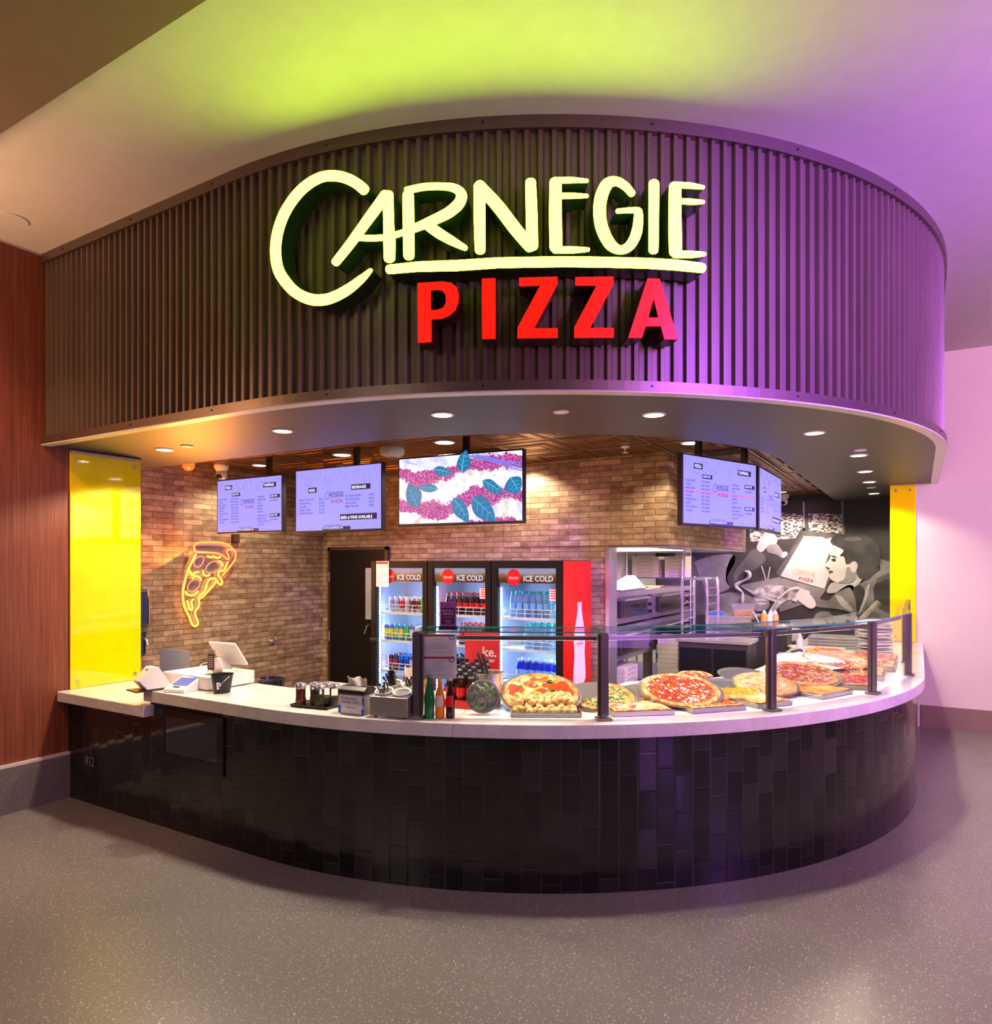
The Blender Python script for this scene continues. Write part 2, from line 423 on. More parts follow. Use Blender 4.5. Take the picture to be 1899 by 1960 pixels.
struct('baseboard_left', g, M['conc'], 'tall speckled concrete baseboard below the wood wall')
struct('trim_2', G().box(UL, UL+.032, -2, 2.87, .325, .345), plain((.62,.55,.52), .4, 0, 'pale_ledge'), 'pale ledge on top of the concrete baseboard')
struct('wall_right', G().box(-.27, 7, VR, VR+.14, 0, ZC), M['paper'], 'pale woven wallcovering right of the stall, lit purple')
struct('baseboard_right', G().box(.02, 7, VR-.02, VR, 0, .24), plain((.30,.20,.19), .22, .3, 'baseboard_metal'), 'shiny brownish baseboard on the right wall')
struct('wall_return', G().box(-6.1, -5.66, 3.30, 3.44, 0, ZT+.2), M['paper'], 'plain wall behind the left yellow panel')
struct('wall_brick_side', G().box(-6.10, -5.956, 3.5, 6.10, 0, ZT), M['brick'], 'brown brick side wall carrying the neon pizza slice')
struct('wall_brick_back', G().box(-5.956, -2.404, 5.95, 6.10, 0, ZT), M['brick'], 'brown brick back wall behind the drinks coolers')
struct('wall_bulkhead', G().box(-3.5, -1.85, 5.945, 9.1, 1.926, ZT), M['brick'], 'brick bulkhead hanging over the pizza ovens')
struct('trim_3', G().box(-3.5, -1.86, 6.0, 9.09, 1.914, 1.926), M['steel'], 'steel underside of the brick bulkhead')
struct('trim_4', G().box(-2.425, -2.39, 5.93, 6.12, 0, 1.914), M['steel'], 'steel corner guard at the kitchen opening')
struct('wall_kitchen', G().box(-3.6, -3.5, 6.10, MV, 0, ZT), M['white'], 'white kitchen wall behind the ovens')
struct('wall_back', G().box(-3.6, .2, MV, MV+.1, 0, ZT), plain((.03,.028,.028), .45, 0, 'black_paint'), 'black end wall painted with the mural')
struct('wall_mural_side', G().box(-.27, -.13, VR+.14, MV, 0, ZT), M['black2'], 'dark end of the kitchen beside the mural')
lp = [pt(t, OI-.01) for t in steps(0, STOT, .15)]
lp = [(-6.1, lp[0][1])]+lp+[(lp[-1][0], MV), (-6.1, MV)]
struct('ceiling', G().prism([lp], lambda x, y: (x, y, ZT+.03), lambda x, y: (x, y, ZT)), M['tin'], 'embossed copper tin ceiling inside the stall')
# soffit band
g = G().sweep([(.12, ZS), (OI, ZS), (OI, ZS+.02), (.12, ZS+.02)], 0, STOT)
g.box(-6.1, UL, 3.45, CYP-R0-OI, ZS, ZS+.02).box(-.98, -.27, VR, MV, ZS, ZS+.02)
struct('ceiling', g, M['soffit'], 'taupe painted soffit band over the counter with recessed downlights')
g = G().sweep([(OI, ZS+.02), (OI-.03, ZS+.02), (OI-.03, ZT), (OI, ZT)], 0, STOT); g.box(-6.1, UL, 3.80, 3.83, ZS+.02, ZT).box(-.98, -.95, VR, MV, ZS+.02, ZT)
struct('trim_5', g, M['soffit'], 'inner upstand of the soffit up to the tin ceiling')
# corrugated fascia
FO = .18
pitch = .067; prof = [(0, 0), (.30, 0), (.42, .024), (.72, .024), (.88, 0)]
ss = []; k = 0
while k*pitch < STOT:
    for a, d in prof:
        s_ = (k+a)*pitch
        if s_ < STOT: ss.append((s_, d))
    k += 1
g = G(); vs = []; fs = []; uvs = []
z0, z1 = ZS+.045, ZC-.055
for s_, d in ss:
    x, y = pt(s_, FO-.03+d); vs += [(x, y, z0), (x, y, z1)]
for i in range(len(ss)-1):
    fs.append((2*i, 2*i+2, 2*i+3, 2*i+1)); uvs.append([(ss[i][0], z0), (ss[i+1][0], z0), (ss[i+1][0], z1), (ss[i][0], z1)])
g.add(vs, fs, 0, uvs)
struct('wall_fascia', g, M['corr'], 'curved corrugated brown metal fascia above the counter', fix=False)
struct('wall_fascia_core', G().sweep([(FO-.04, ZS+.01), (FO-.10, ZS+.01), (FO-.10, ZC), (FO-.04, ZC)], 0, STOT), M['black2'], 'dark backing behind the corrugated metal')
struct('trim_6', G().sweep([(FO-.04, ZC-.065), (FO+.012, ZC-.065), (FO+.012, ZC), (FO-.04, ZC)], 0, STOT), M['trimdark'], 'flat dark metal trim along the top of the fascia')
struct('trim_7', G().sweep([(FO-.04, ZS+.004), (FO+.012, ZS+.004), (FO+.012, ZS+.055), (FO-.04, ZS+.055)], 0, STOT), M['trimdark'], 'flat dark metal trim along the bottom of the fascia')
struct('trim_8', G().sweep([(FO-.06, ZS-.004), (FO+.010, ZS-.004), (FO+.010, ZS+.004), (FO-.06, ZS+.004)], 0, STOT), M['rim'], 'pale metal edge under the fascia')
g = G()
for s_ in [i*.82+.3 for i in range(12)]:
    for z, o in ((ZC-.03, FO+.013), (ZS+.03, FO+.013)):
        x, y = pt(s_, o); x2, y2 = pt(s_, o+.004); g.tube([(x, y, z), (x2, y2, z)], .006, 6)
struct('trim_9', g, M['black'], 'small dark screws in the fascia trims')
# yellow glass panels
def panel(label, loc, rz, w, z0, z1):
    t = thing('wall_panel', label, 'panel', loc, rz)
    obj('pane', G().box(0, w, -.012, 0, z0, z1), M['yellow'], t, bev=.002)
    for x in (.055, w-.055):
        for z in (z0+.055, z1-.055):
            obj('standoff', G().cyl((0,0,0), .014, .012, 14).xf(TR(x, -.011, z) @ RX(pi/2)), M['steel'], t, smooth=True)
    obj('edge_strip', G().box(0, w, -.016, 0, z1, z1+.02), plain((.55,.42,.42), .4, 0, 'pale_trim'), t)
panel('large glossy yellow panel beside the wood wall at left', (UL+.005, 2.868, 0), pi/2, .56, .812, 2.60)
# the panel on the right stands in the wall face
panel('narrow glossy yellow panel at the right end of the counter', (-.272, VR-.002, 0), 0, .245, .915, 2.625)

# ------------------------------------------------------------------ counter
TB = thing('service_counter', 'curved black tiled counter front with vertical glossy tiles', 'counter', (*pt(4.5, 0), 0))
g = G().sweep([(0, 0), (0, .835), (-.1, .835), (-.1, 0)], 1.04, STOT, .06)
g.sweep([(0, 0), (0, .734), (-.1, .734), (-.1, 0)], 0, 1.04, .2)
obj('tile_cladding', g, M['tile'], TB, world=True)
a = PV(300, 1360, 2.86); b = PV(430, 1500, 2.86); a2 = PV(316, 1380, 2.855); b2 = PV(417, 1472, 2.855)
g = G(); xo0, xo1, zo0, zo1 = a.x, b.x, .50-.07, .80; xi0, xi1, zi0, zi1 = a2.x, b2.x, .505, .745
g.box(xo0, xo1, 2.845, 2.87, zi1, zo1).box(xo0, xo1, 2.845, 2.87, zo0, zi0).box(xo0, xi0, 2.845, 2.87, zi0, zi1).box(xi1, xo1, 2.845, 2.87, zi0, zi1)
obj('window_frame', g, M['blackg'], TB, world=True, bev=.003)
obj('window_glass', G().box(xi0, xi1, 2.853, 2.862, zi0, zi1), plain((.02,.028,.045), .04, 0, 'hall_reflection_glass', spec=1.0), TB, world=True)  # bluish reflection of the hall put into the base colour
p = PV(163, 1463, 2.855); g = G(); text_on(g, '812', 0, 0, .098, bold=.012, sx=.82); g.move((p.x, 2.855, p.z))
obj('number', g, plain((.34,.33,.34), .35, .3, 'number_grey'), TB, world=True)
g = G().sweep([(.05, .835), (.05, .91), (-.86, .91), (-.86, .835)], 1.84, 3.4, .06)
g.sweep([(.05, .835), (.05, .91), (-1.1, .91), (-1.1, .835)], 3.4, STOT, .06)
g.sweep([(.05, .835), (.05, .91), (-.53, .91), (-.53, .835)], 1.035, 1.84, .1)
tag(obj('countertop', g, M['quartz'], bev=.004), 'long curved white quartz countertop', 'countertop')
g = G().sweep([(.085, .735), (.085, .805), (.08, .81), (-.62, .81), (-.62, .735)], 0.01, 1.03, .3)
g.sweep([(.085, .735), (.085, .805), (.08, .81), (.004, .81), (.004, .735)], 1.03, 1.09, .3)
tag(obj('low_countertop', g, M['quartz'], bev=.004), 'lower cream quartz counter section at the far left', 'countertop')
tag(obj('counter_carcass', G().sweep([(-.12, .04), (-.12, .83), (-.8, .83), (-.8, .04)], 1.9, STOT, .2), M['black2']), 'dark cabinets under the back of the curved counter', 'cabinet')

# ------------------------------------------------------------------ illuminated sign
z7 = lambda pts: [(500+x/4.128, 300+y/4.128) for x, y in pts]
z8 = lambda pts: [(900+x/3.798, 320+y/3.798) for x, y in pts]
def stroke(pts, ws, cap=True):
    """outline of a brush stroke; pts smoothed, ws widths"""
    P_ = []; W_ = []
    n = len(pts)
    for i in range(n-1):
        p0, p1, p2, p3 = pts[max(i-1,0)], pts[i], pts[i+1], pts[min(i+2, n-1)]
        for k in range(6):
            t = k/6
            q = [.5*((2*p1[j])+(-p0[j]+p2[j])*t+(2*p0[j]-5*p1[j]+4*p2[j]-p3[j])*t*t+(-p0[j]+3*p1[j]-3*p2[j]+p3[j])*t**3) for j in (0, 1)]
            P_.append(q); W_.append(ws[i]+(ws[i+1]-ws[i])*t)
    P_.append(list(pts[-1])); W_.append(ws[-1])
    Lf, Rt = [], []
    for i in range(len(P_)):
        a = P_[max(i-1, 0)]; b = P_[min(i+1, len(P_)-1)]
        dx, dy = b[0]-a[0], b[1]-a[1]; l = hypot(dx, dy) or 1; nx, ny = -dy/l, dx/l; w = W_[i]/2
        Lf.append((P_[i][0]+nx*w, P_[i][1]+ny*w)); Rt.append((P_[i][0]-nx*w, P_[i][1]-ny*w))
    out = Lf[:]
    if cap:
        for end, sgn in ((-1, 1),):
            a = P_[-1]; b = P_[-2]; th = atan2(a[1]-b[1], a[0]-b[0]); w = W_[-1]/2
            out += [(a[0]+w*.75*cos(th)*sin(q)+w*cos(th+pi/2)*cos(q), a[1]+w*.75*sin(th)*sin(q)+w*sin(th+pi/2)*cos(q)) for q in (pi/5, 2*pi/5, 3*pi/5, 4*pi/5)]
    out += Rt[::-1]
    if cap:
        a = P_[0]; b = P_[1]; th = atan2(a[1]-b[1], a[0]-b[0]); w = W_[0]/2
        out += [(a[0]+w*.75*cos(th)*sin(q)+w*cos(th+pi/2)*cos(q), a[1]+w*.75*sin(th)*sin(q)+w*sin(th+pi/2)*cos(q)) for q in (pi/5, 2*pi/5, 3*pi/5, 4*pi/5)]
    return out
k7, k8 = 1/4.128, 1/3.798
def E_(x0, xt, y0, y1, dy, dm=0):
    return [(z8([(x0, y0+8), (x0-2, (y0+y1)/2), (x0+2, y1-18)]), [88*k8, 92*k8, 92*k8]),
            (z8([(x0-12, y0), (x0+100, y0-4+dy), (xt, y0+2+dy*2)]), [42*k8, 44*k8, 26*k8]),
            (z8([(x0+20, y0+112+dm), (x0+120, y0+110+dy+dm), (xt, y0+112+dy+dm)]), [40*k8, 42*k8, 26*k8]),
            (z8([(x0-8, y1-2), (x0+120, y1-2), (xt+8, y1-4)]), [50*k8, 50*k8, 28*k8])]
LET = [
 [(z7([(815,262),(760,215),(680,172),(590,150),(480,158),(370,215),(270,310),(185,440),(130,590),(112,740),(130,880),(185,980),(270,1070),(370,1120),(460,1132),(560,1112),(680,1050),(790,965),(868,892)]), [x*k7 for x in (84,84,84,84,82,82,82,82,82,82,84,86,86,88,88,84,80,62,26)])],
 [(z7([(585,835),(700,690),(860,470),(985,300)]), [x*k7 for x in (66,74,82,88)]), (z7([(1002,295),(1006,520),(1012,660),(1012,805)]), [x*k7 for x in (82,82,92,88)]), (z7([(760,638),(880,642),(1000,632),(1110,600),(1165,580)]), [48*k7]*5)],
 [(z7([(1160,300),(1163,480),(1165,650),(1166,785)]), [x*k7 for x in (88,88,88,84)]), (z7([(1150,265),(1280,238),(1420,232),(1530,248),(1582,300),(1560,370),(1480,440),(1380,490),(1280,535),(1180,575)]), [x*k7 for x in (56,56,56,66,84,88,86,80,72,60)]), (z7([(1310,535),(1400,600),(1500,660),(1615,722)]), [x*k7 for x in (80,82,72,40)])],
 [(z8([(68,140),(68,380),(72,605)]), [x*k8 for x in (84,82,76)]), (z8([(62,130),(200,280),(330,450),(440,578)]), [x*k8 for x in (84,92,92,88)]), (z8([(440,105),(446,300),(452,575)]), [x*k8 for x in (76,84,84)])],
 E_(622, 852, 96, 602, 0),
 [(z8([(1178,192),(1130,138),(1065,102),(1000,120),(955,210),(942,330),(962,450),(1020,560),(1095,600),(1165,565),(1212,470),(1225,340),(1205,312),(1070,318)]), [x*k8 for x in (52,60,66,84,92,90,90,84,62,72,76,62,44,32)])],
 [(z8([(1337,115),(1336,350),(1334,605)]), [x*k8 for x in (76,74,70)])],
 E_(1492, 1698, 128, 635, 8, 4),
 [(z8([(-592,742),(-380,722),(-100,714),(200,694),(400,690),(700,686),(1000,690),(1300,698),(1500,710),(1690,732)]), [x*k8 for x in (66,72,78,76,76,76,76,76,78,70)])],
]
PZ = [[z7([(1235,997),(1440,985),(1500,995),(1545,1030),(1562,1090),(1558,1150),(1535,1210),(1490,1252),(1430,1278),(1345,1285),(1345,1462),(1238,1470)]), z7([(1341,1055),(1341,1212),(1395,1208),(1440,1190),(1460,1150),(1458,1095),(1435,1060),(1400,1050)])],
      [z8([(85,810),(184,806),(184,1246),(87,1248)])],
      [z8([(355,803),(636,795),(636,850),(465,1172),(637,1170),(637,1240),(342,1243),(345,1165),(508,860),(357,865)])],
      [z8([(765,798),(1043,795),(1043,850),(875,1168),(1045,1168),(1045,1238),(757,1240),(757,1165),(918,860),(765,860)])],
      [z8([(1290,808),(1378,810),(1513,1252),(1413,1250),(1388,1155),(1278,1155),(1250,1240),(1150,1240)]), z8([(1335,955),(1297,1092),(1370,1092)])]]
FACE = FO+.135
sx, sy = pt(SP(1010, 500, FACE)[0], FO)
SG = thing('illuminated_sign', 'glowing lime and red storefront sign on the corrugated fascia', 'sign', (sx, sy, ZS))
limeg = glow((.66, 1.0, .024), 22, 'lime_letter_face'); redg = glow((1, .008, .003), 1.5, 'red_letter_face', (.3,.0,.0))
limes = plain((.012,.035,.006), .3, 0, 'dark_green_return'); reds = plain((.05,.008,.008), .35, 0, 'dark_red_return')
def sgn(loops, fmat, smat, name='letter', ob=FO+.015):
    Lp = [[SP(x, y, FACE) for x, y in l] for l in loops]
    fb = lambda s_, z: (*pt(s_, ob), z)
    ff = lambda s_, z: (*pt(s_, FACE-.004), z)
    f2 = lambda s_, z: (*pt(s_, FACE), z)
    g1 = G().prism(Lp, fb, ff); g2 = G().prism(Lp, ff, f2, back=False)
    return g1, g2
def ssplit(loop):
    """cut long horizontal strokes so that they follow the curve"""
    return [loop]
for L in LET:
    ga, gb = G(), G()
    for k_, (pts, ws) in enumerate(L):
        if L is LET[-1]:
            for i in range(len(pts)-1):
                a = stroke(pts[i:i+2], ws[i:i+2], cap=False)
                if i == 0: a = stroke(pts[0:2], ws[0:2]) 
                if i == len(pts)-2: a = stroke(pts[-2:], ws[-2:])
                x, y = sgn([a], None, None); ga.join(x); gb.join(y)
        else:
            x, y = sgn([stroke(pts, ws)], None, None)
            if k_: y.xf(Matrix.Identity(4))
            ga.join(x); gb.join(y)
    o = obj('underline' if L is LET[-1] else 'letter', ga, limes, SG, world=True, fix=False)
    q = obj('letter_face', gb, limeg, o, fix=False); q.data.transform(Matrix.Translation([-c for c in SG.location]))
for L in PZ:
    x, y = sgn(L, None, None)
    o = obj('letter', x, reds, SG, world=True, fix=False)
    q = obj('letter_face', y, redg, o, fix=False); q.data.transform(Matrix.Translation([-c for c in SG.location]))
    o['label'] = 'red letter of the lower word'

# ------------------------------------------------------------------ ceiling fixtures
warm = (1, .80, .60)
WHERE = {}
def downlight(px, py, z, r, name, power, cone=110, lens=14):
    p = P(px, py, z)
    t = thing('recessed_downlight', name, 'downlight', p, 0, 'recessed lights')
    obj('trim_ring', G().lathe([(r*1.25, 0), (r*1.25, -.006), (r, -.008), (r*.98, 0)], 24), M['white'], t, smooth=True)
    obj('lens', G().lathe([(r*.98, -.004), (r*.5, -.005), (0.0001, -.005)], 24), glow((1, .88, .70), lens, 'lamp_lens'), t)
    l = light('downlight_lamp', 'SPOT', (p.x, p.y, z-.02), (p.x, p.y, 0), power, warm, .05, cone, .35); l.parent = t; l.matrix_parent_inverse = Matrix.Translation(-p)
def puck(px, py, z, label):
    p = P(px, py, z)
    tag(obj('ceiling_disc', G().lathe([(.045, 0), (.045, -.008), (.0001, -.009)], 24).move(p), M['white']), label, 'ceiling disc', 'small round covers in the soffit')
SOF = [(315,860,'lit soffit downlight nearest the left yellow panel'), (541,824,'lit soffit downlight above the leftmost menu screens'), (847,793,'lit soffit downlight above the food picture screen'), (1252,793,'lit soffit downlight right of the soffit centre'), (1559,828,'lit soffit downlight at the outer curve on the right'), (1644,871,'largest lit downlight in the row toward the right wall'), (1656,902,'second lit downlight from the front in the right row'), (1664,922,'third lit downlight from the front in the right row'), (1673,944,'farthest lit downlight in the right row')]
for i, (x, y, l) in enumerate(SOF): downlight(x, y, ZS, .055, l, 125 if i < 6 else 85, 140)
for x, y, l in [(358,853,'small unlit white disc beside the leftmost downlight'), (1074,787,'small unlit white disc at the middle of the soffit'), (1647,861,'small unlit white disc at the front of the right row'), (1668,933,'small unlit white disc near the end of the right row')]: puck(x, y, ZS, l)
for i, (x, y, r, l) in enumerate([(497,890,.07,'lit tin ceiling lamp behind the leftmost screen pole'), (655,870,.085,'lit tin ceiling lamp behind the second screen'), (851,846,.085,'large lit tin ceiling lamp above the food picture'), (995,883,.06,'small far ceiling lamp at the right edge of the food picture'), (1323,847,.08,'large lit ceiling lamp above the right menu screen'), (1498,941,.055,'far ceiling lamp beside the mural camera')]):
    downlight(x, y, ZT-.002, r*.85, l, 200 if i == 5 else 80, 140)
p = P(20, 419, ZC); tag(obj('ceiling_disc', G().lathe([(.10, 0), (.10, -.008), (.0001, -.009)], 24).move(p), M['ceil']), 'flush round cover in the ceiling at far left', 'ceiling disc')
# smoke detector, sprinkler, strobe, dome cameras, vents
p = P(751, 858, ZT); t = thing('smoke_detector', 'white round smoke detector on the tin ceiling', 'smoke detector', p)
obj('body', G().lathe([(.10, 0), (.105, -.03), (.09, -.06), (.05, -.075), (.0001, -.078)], 24), M['white'], t, smooth=True); obj('sensor_slot', G().lathe([(.035, -.079), (.03, -.088), (.0001, -.088)], 12), plain((.3,.28,.3), .5), t)
p = P(1197, 855, ZT); t = thing('sprinkler_head', 'small white sprinkler head on the tin ceiling', 'sprinkler', p)
obj('plate', G().lathe([(.035, 0), (.03, -.012), (.0001, -.012)], 14), M['white'], t); obj('head', G().lathe([(.008, -.01), (.008, -.045), (.024, -.048), (.024, -.052), (.0001, -.052)], 10), M['white'], t)
p = P(361, 884, ZT); t = thing('warning_light', 'small orange glowing light by the left end of the tin ceiling', 'light', p)
obj('base', G().cyl((0,0,-.02), .06, .02), M['white'], t); obj('lens', G().lathe([(.05, -.02), (.055, -.05), (.03, -.08), (.0001, -.085)], 14), glow((1, .14, .02), 1.6, 'orange_lens'), t, smooth=True)
def domecam(px, py, z, sc, label, rz):
    p = P(px, py, z); t = thing('security_camera', label, 'camera', p, rz)
    obj('mount', G().lathe([(.062*sc, 0), (.062*sc, -.02*sc), (.045*sc, -.05*sc), (.04*sc, -.055*sc), (.0001, -.055*sc)], 20), M['white'], t, smooth=True)
    obj('head', G().lathe([(.0001, .05*sc), (.035*sc, .035*sc), (.048*sc, 0), (.035*sc, -.035*sc), (.0001, -.05*sc)], 18).move((0, 0, -.085*sc)), M['white'], t, smooth=True)
    obj('lens', G().lathe([(.026*sc, 0), (.02*sc, .012*sc), (.0001, .016*sc)], 14).xf(TR(0, -.034*sc, -.105*sc) @ RX(radians(125))), M['blackg'], t, smooth=True)
domecam(424, 890, ZT, 1.15, 'white dome camera above the leftmost menu screen', radians(20)); domecam(1501, 947, ZT, 1.1, 'white dome camera above the mural', radians(-10))
for px, py, w, l in ((915, 867, .5, 'dark air vent behind the food picture screen'), (1383, 863, .35, 'dark air vent behind the right menu screen')):
    p = P(px, py, ZT); t = thing('ceiling_vent', l, 'vent', p)
    obj('frame', G().box(-w/2, w/2, -.14, .14, -.012, 0), plain((.10,.05,.03), .5, .4), t)
    for i in range(5): obj('slat', G().box(-w/2+.03, w/2-.03, -.12+i*.055, -.09+i*.055, -.02, -.012), M['black2'], t)
# ------------------------------------------------------------------ menu screens
scr = glow((.30, .27, .95), 1.35, 'screen_blue'); scrl = glow((.25, .19, .75), 1.2, 'screen_pattern')
ink = plain((.03,.02,.16), .5, 0, 'screen_ink'); inkr = glow((.45, .005, .16), 1.0, 'screen_red'); inkw = glow((.75, .85, 1), 1.4, 'screen_white')
def logo2d(w, wt=.45):
    """the brand lettering as flat geometry, width w; origin at its centre"""
    g1, g2 = G(), G(); sc = w/840
    for L in LET:
        for pts, ws in L:
            lp = stroke(pts, [q*wt for q in ws]); g1.prism([[((x-938)*sc, (490-y)*sc) for x, y in lp][::-1]], None, lambda x, y: (x, y, 0), side=False, back=False)
    for L in PZ: g2.prism([[((x-938)*sc, (490-y)*sc) for x, y in l] for l in L], None, lambda x, y: (x, y, 0), side=False, back=False)
    return g1, g2
def flat(g, x, z, y): g.v = [(a+x, y, b+z) for a, b, _ in g.v]; return g
def rect(g, x0, x1, z0, z1, y, mi=0): return g.quad((x0,y,z0), (x1,y,z0), (x1,y,z1), (x0,y,z1), mi)
def blobs(g, W, H, y):
    rnd = random.Random(3)
    for i in range(9):
        cx = W*(.06+.11*i); cz = H*(.90-.10*(i % 2)); r = H*(.05+.03*rnd.random())
        k = 5+(i*3) % 5; pts = [(cx+r*(1+.25*sin(k*t)*(i % 2))*cos(t), y, cz+r*(1+.25*sin(k*t)*(i % 2))*sin(t)) for t in [2*pi*j/18 for j in range(18)]]
        g.tube(pts, .0022, 4, closed=True)
        if i % 3 == 0: g.tube([(cx+r*.5*cos(t), y, cz+r*.5*sin(t)) for t in [2*pi*j/12 for j in range(12)]], .0018, 4, closed=True)
    for i in range(7):
        cx = W*(.08+.14*i); cz = H*.05; r = H*.04; g.tube([(cx+r*cos(t), y, cz+r*sin(t)) for t in [pi*j/8 for j in range(9)]], .002, 4)
def screen(label, a, b, z0, z1, kind, poles):
    """a, b: plan points of the left and right edge as seen from the counter"""
    W = hypot(b[0]-a[0], b[1]-a[1]); H = z1-z0; rz = atan2(b[1]-a[1], b[0]-a[0])
    t = thing('menu_screen', label, 'screen', (a[0], a[1], z0), rz)
    obj('housing', G().box(0, W, 0, .045, 0, H), M['black'], t, bev=.004)
    bz = .013; w, h = W-2*bz, H-2*bz
    g = G(); rect(g, bz, W-bz, bz*1.4, H-bz, -.0015)
    if kind == 'photo': dp = obj('display', g, photo_mat, t)
    else: dp = obj('display', g, scr, t)
    gi, gr, gw, gb = G(), G(), G(), G()
    if kind != 'photo':
        blobs(gb, W, H, -.0022)
        def word(st, x, z, s_, g=gi, **k): text_on(g, st, x*W, z*H, s_*H, -.0035, bold=.008, **k)
        def box(st, x0, x1, z0, z1, s_):
            rect(gi, x0*W, x1*W, z0*H, z1*H, -.003); text_on(gw, st, (x0+.01)*W, (z0+.018)*H, s_*H, -.0045, bold=.02, sx=.9)
        l1, l2 = logo2d(W*.215, .85); cx = .49 if kind == 'menu' else .475
        gi.join(flat(l1, W*cx, H*.545, -.0035)); gr.join(flat(l2, W*cx, H*.515, -.0035))
        box('WWW.CARNEGIEPIZZA.COM', .335, .655, .035, .085, .034); word('All items subject to sales tax', .36, .10, .030)
        if kind == 'menu':
            box('PIZZA', .14, .25, .80, .88, .062); box('TOPPINGS', .72, .91, .79, .87, .062); box('SLICE / PIE', .245, .375, .675, .735, .042)
            box('SLICE / PIE', .82, .965, .60, .66, .042); box('SLICE / PIE', .82, .965, .27, .33, .042)
            for i, (p_, q_) in enumerate([('PLAIN CHEESE', '$7.00 / $40.00'), ('VODKA', '$8.00 / $45.00'), ('MARGHERITA', '$8.00 / $45.00'), ('GRANDMA', '$8.00 / $45.00'), ('SICILIAN', '$8.00 / $45.00'), ('UPSIDE DOWN', '$8.00 / $45.00'), ('WHITE', '$8.00 / $45.00'), ('SPICY PEPPERONI', '$9.00 / $50.00'), ('CHICKEN', '$9.00 / $50.00')]):
                word(p_, .04, .615-.052*i, .040, sx=.85); word(q_, .235, .615-.052*i, .040, sx=.85)
            for i, p_ in enumerate(['PEPPERONI', 'MUSHROOM', 'OLIVE', 'SAUSAGE', 'PEPPERS', 'ONIONS']): word(p_, .64, .62-.052*i, .040, sx=.85)
            for i, p_ in enumerate(['PEPPERONI CUPS', 'BBQ CHICKEN', 'BUFFALO CHICKEN', 'EGGPLANT']): word(p_, .64, .29-.052*i, .040, sx=.82)
            word('$1.25/$5.00', .825, .545, .040); word('$1.50/$6.00', .825, .215, .040)
        else:
            box('SIDES', .165, .265, .62, .70, .060); box('BEVERAGES', .665, .875, .62, .70, .060); box('BEER & WINE AVAILABLE', .54, .945, .175, .265, .062)
            for i, (p_, q_) in enumerate([('GARLIC KNOTS (5)', '$6.00'), ('CHICKEN ROLL', '$12.50'), ('CALZONE', '$12.50'), ('CAESER SALAD', '$12.00'), ('CARNEGIE SALAD', '$11.00')]): word(p_, .05, .50-.052*i, .042, sx=.9); word(q_, .295, .50-.052*i, .042)
            for i, (p_, q_) in enumerate([('BOTTLED WATER', '$3.50'), ('BOTTLED SODA', '$4.50'), ('GLASS SODA', '$5.50'), ('SMART WATER', '$4.50')]): word(p_, .60, .52-.052*i, .042, sx=.9); word(q_, .86, .52-.052*i, .042)
        obj('menu_ink', gi, ink, dp, fix=False); obj('logo_word', gr, inkr, dp, fix=False); obj('menu_heading', gw, inkw, dp, fix=False); obj('menu_pattern', gb, scrl, dp)
    for x in poles: obj('pole', G().box(W*x-.022, W*x+.022, .05, .09, H*.5, ZT-z0), M['black'], t)
def photo():
    n = N('pizza_picture_screen'); v = n.ob((1, 1, 1)); sp = n.n('ShaderNodeSeparateXYZ'); n.t.links.new(v, sp.inputs[0])
    x, z = sp.outputs[0], sp.outputs[2]
    wob = n.noise(v, 4, 3)
    ph = n.math('ADD', n.math('MULTIPLY', z, 27), n.math('ADD', n.math('MULTIPLY', wob, 6), n.math('MULTIPLY', n.math('SINE', n.math('MULTIPLY', x, 5.5)), 1.5)))
    band = n.math('ADD', n.math('SINE', ph), n.math('MULTIPLY', n.math('SUBTRACT', n.noise(v, 45, 3), .5), 2.2))
    sauce = n.ramp(n.noise(v, 110, 2), [(.35, (.22,.01,.14)), (.55, (.50,.05,.32)), (.70, (1,.6,.9))])
    cheese = n.ramp(n.noise(v, 9, 4), [(.35, (.62,.62,1)), (.52, (1,.98,1)), (.68, (.62,.60,.55))])
    c = n.mix(n.ramp(band, [(.05, (0,0,0)), (.35, (1,1,1))]), cheese, sauce)
    n.P((.02,.02,.02), .3, em=c, ems=1.15); return n.m
photo_mat = photo()
VTV = 4.33
def onv(px, py, v=VTV): p = PV(px, py, v); return p
a, b = onv(415, 917), onv(541, 901); screen('leftmost menu screen listing pizzas and toppings, hung above the neon slice', (a.x, VTV), (b.x, VTV), onv(413, 1023).z, a.z-.01, 'menu', [.72])
a, b = onv(565, 900), onv(732, 880); screen('second screen from left listing sides and beverages', (a.x, VTV-.0), (b.x, VTV), onv(565, 1021).z, a.z, 'sides', [.66])
a, b = onv(762, 877), onv(990, 866); screen('screen showing a close picture of pizza with basil leaves', (a.x, VTV), (b.x, VTV+.10), onv(762, 1008).z, a.z, 'photo', [.53])
pic = [o for o in bpy.data.objects if o.name.startswith('menu_screen')][-1]; pd = [c for c in pic.children if c.name.startswith('display')][0]
PW = hypot(b.x-a.x, .10); PHh = a.z-onv(762, 1008).z
teal = glow((.0, .20, .42), 1.0, 'basil_on_screen'); teal2 = glow((.10, .50, .75), 1.0, 'basil_light_on_screen'); tray_ = glow((.22,.22,.85), 1.0, 'tray_on_screen')
g = G(); g2 = G(); g3 = G()
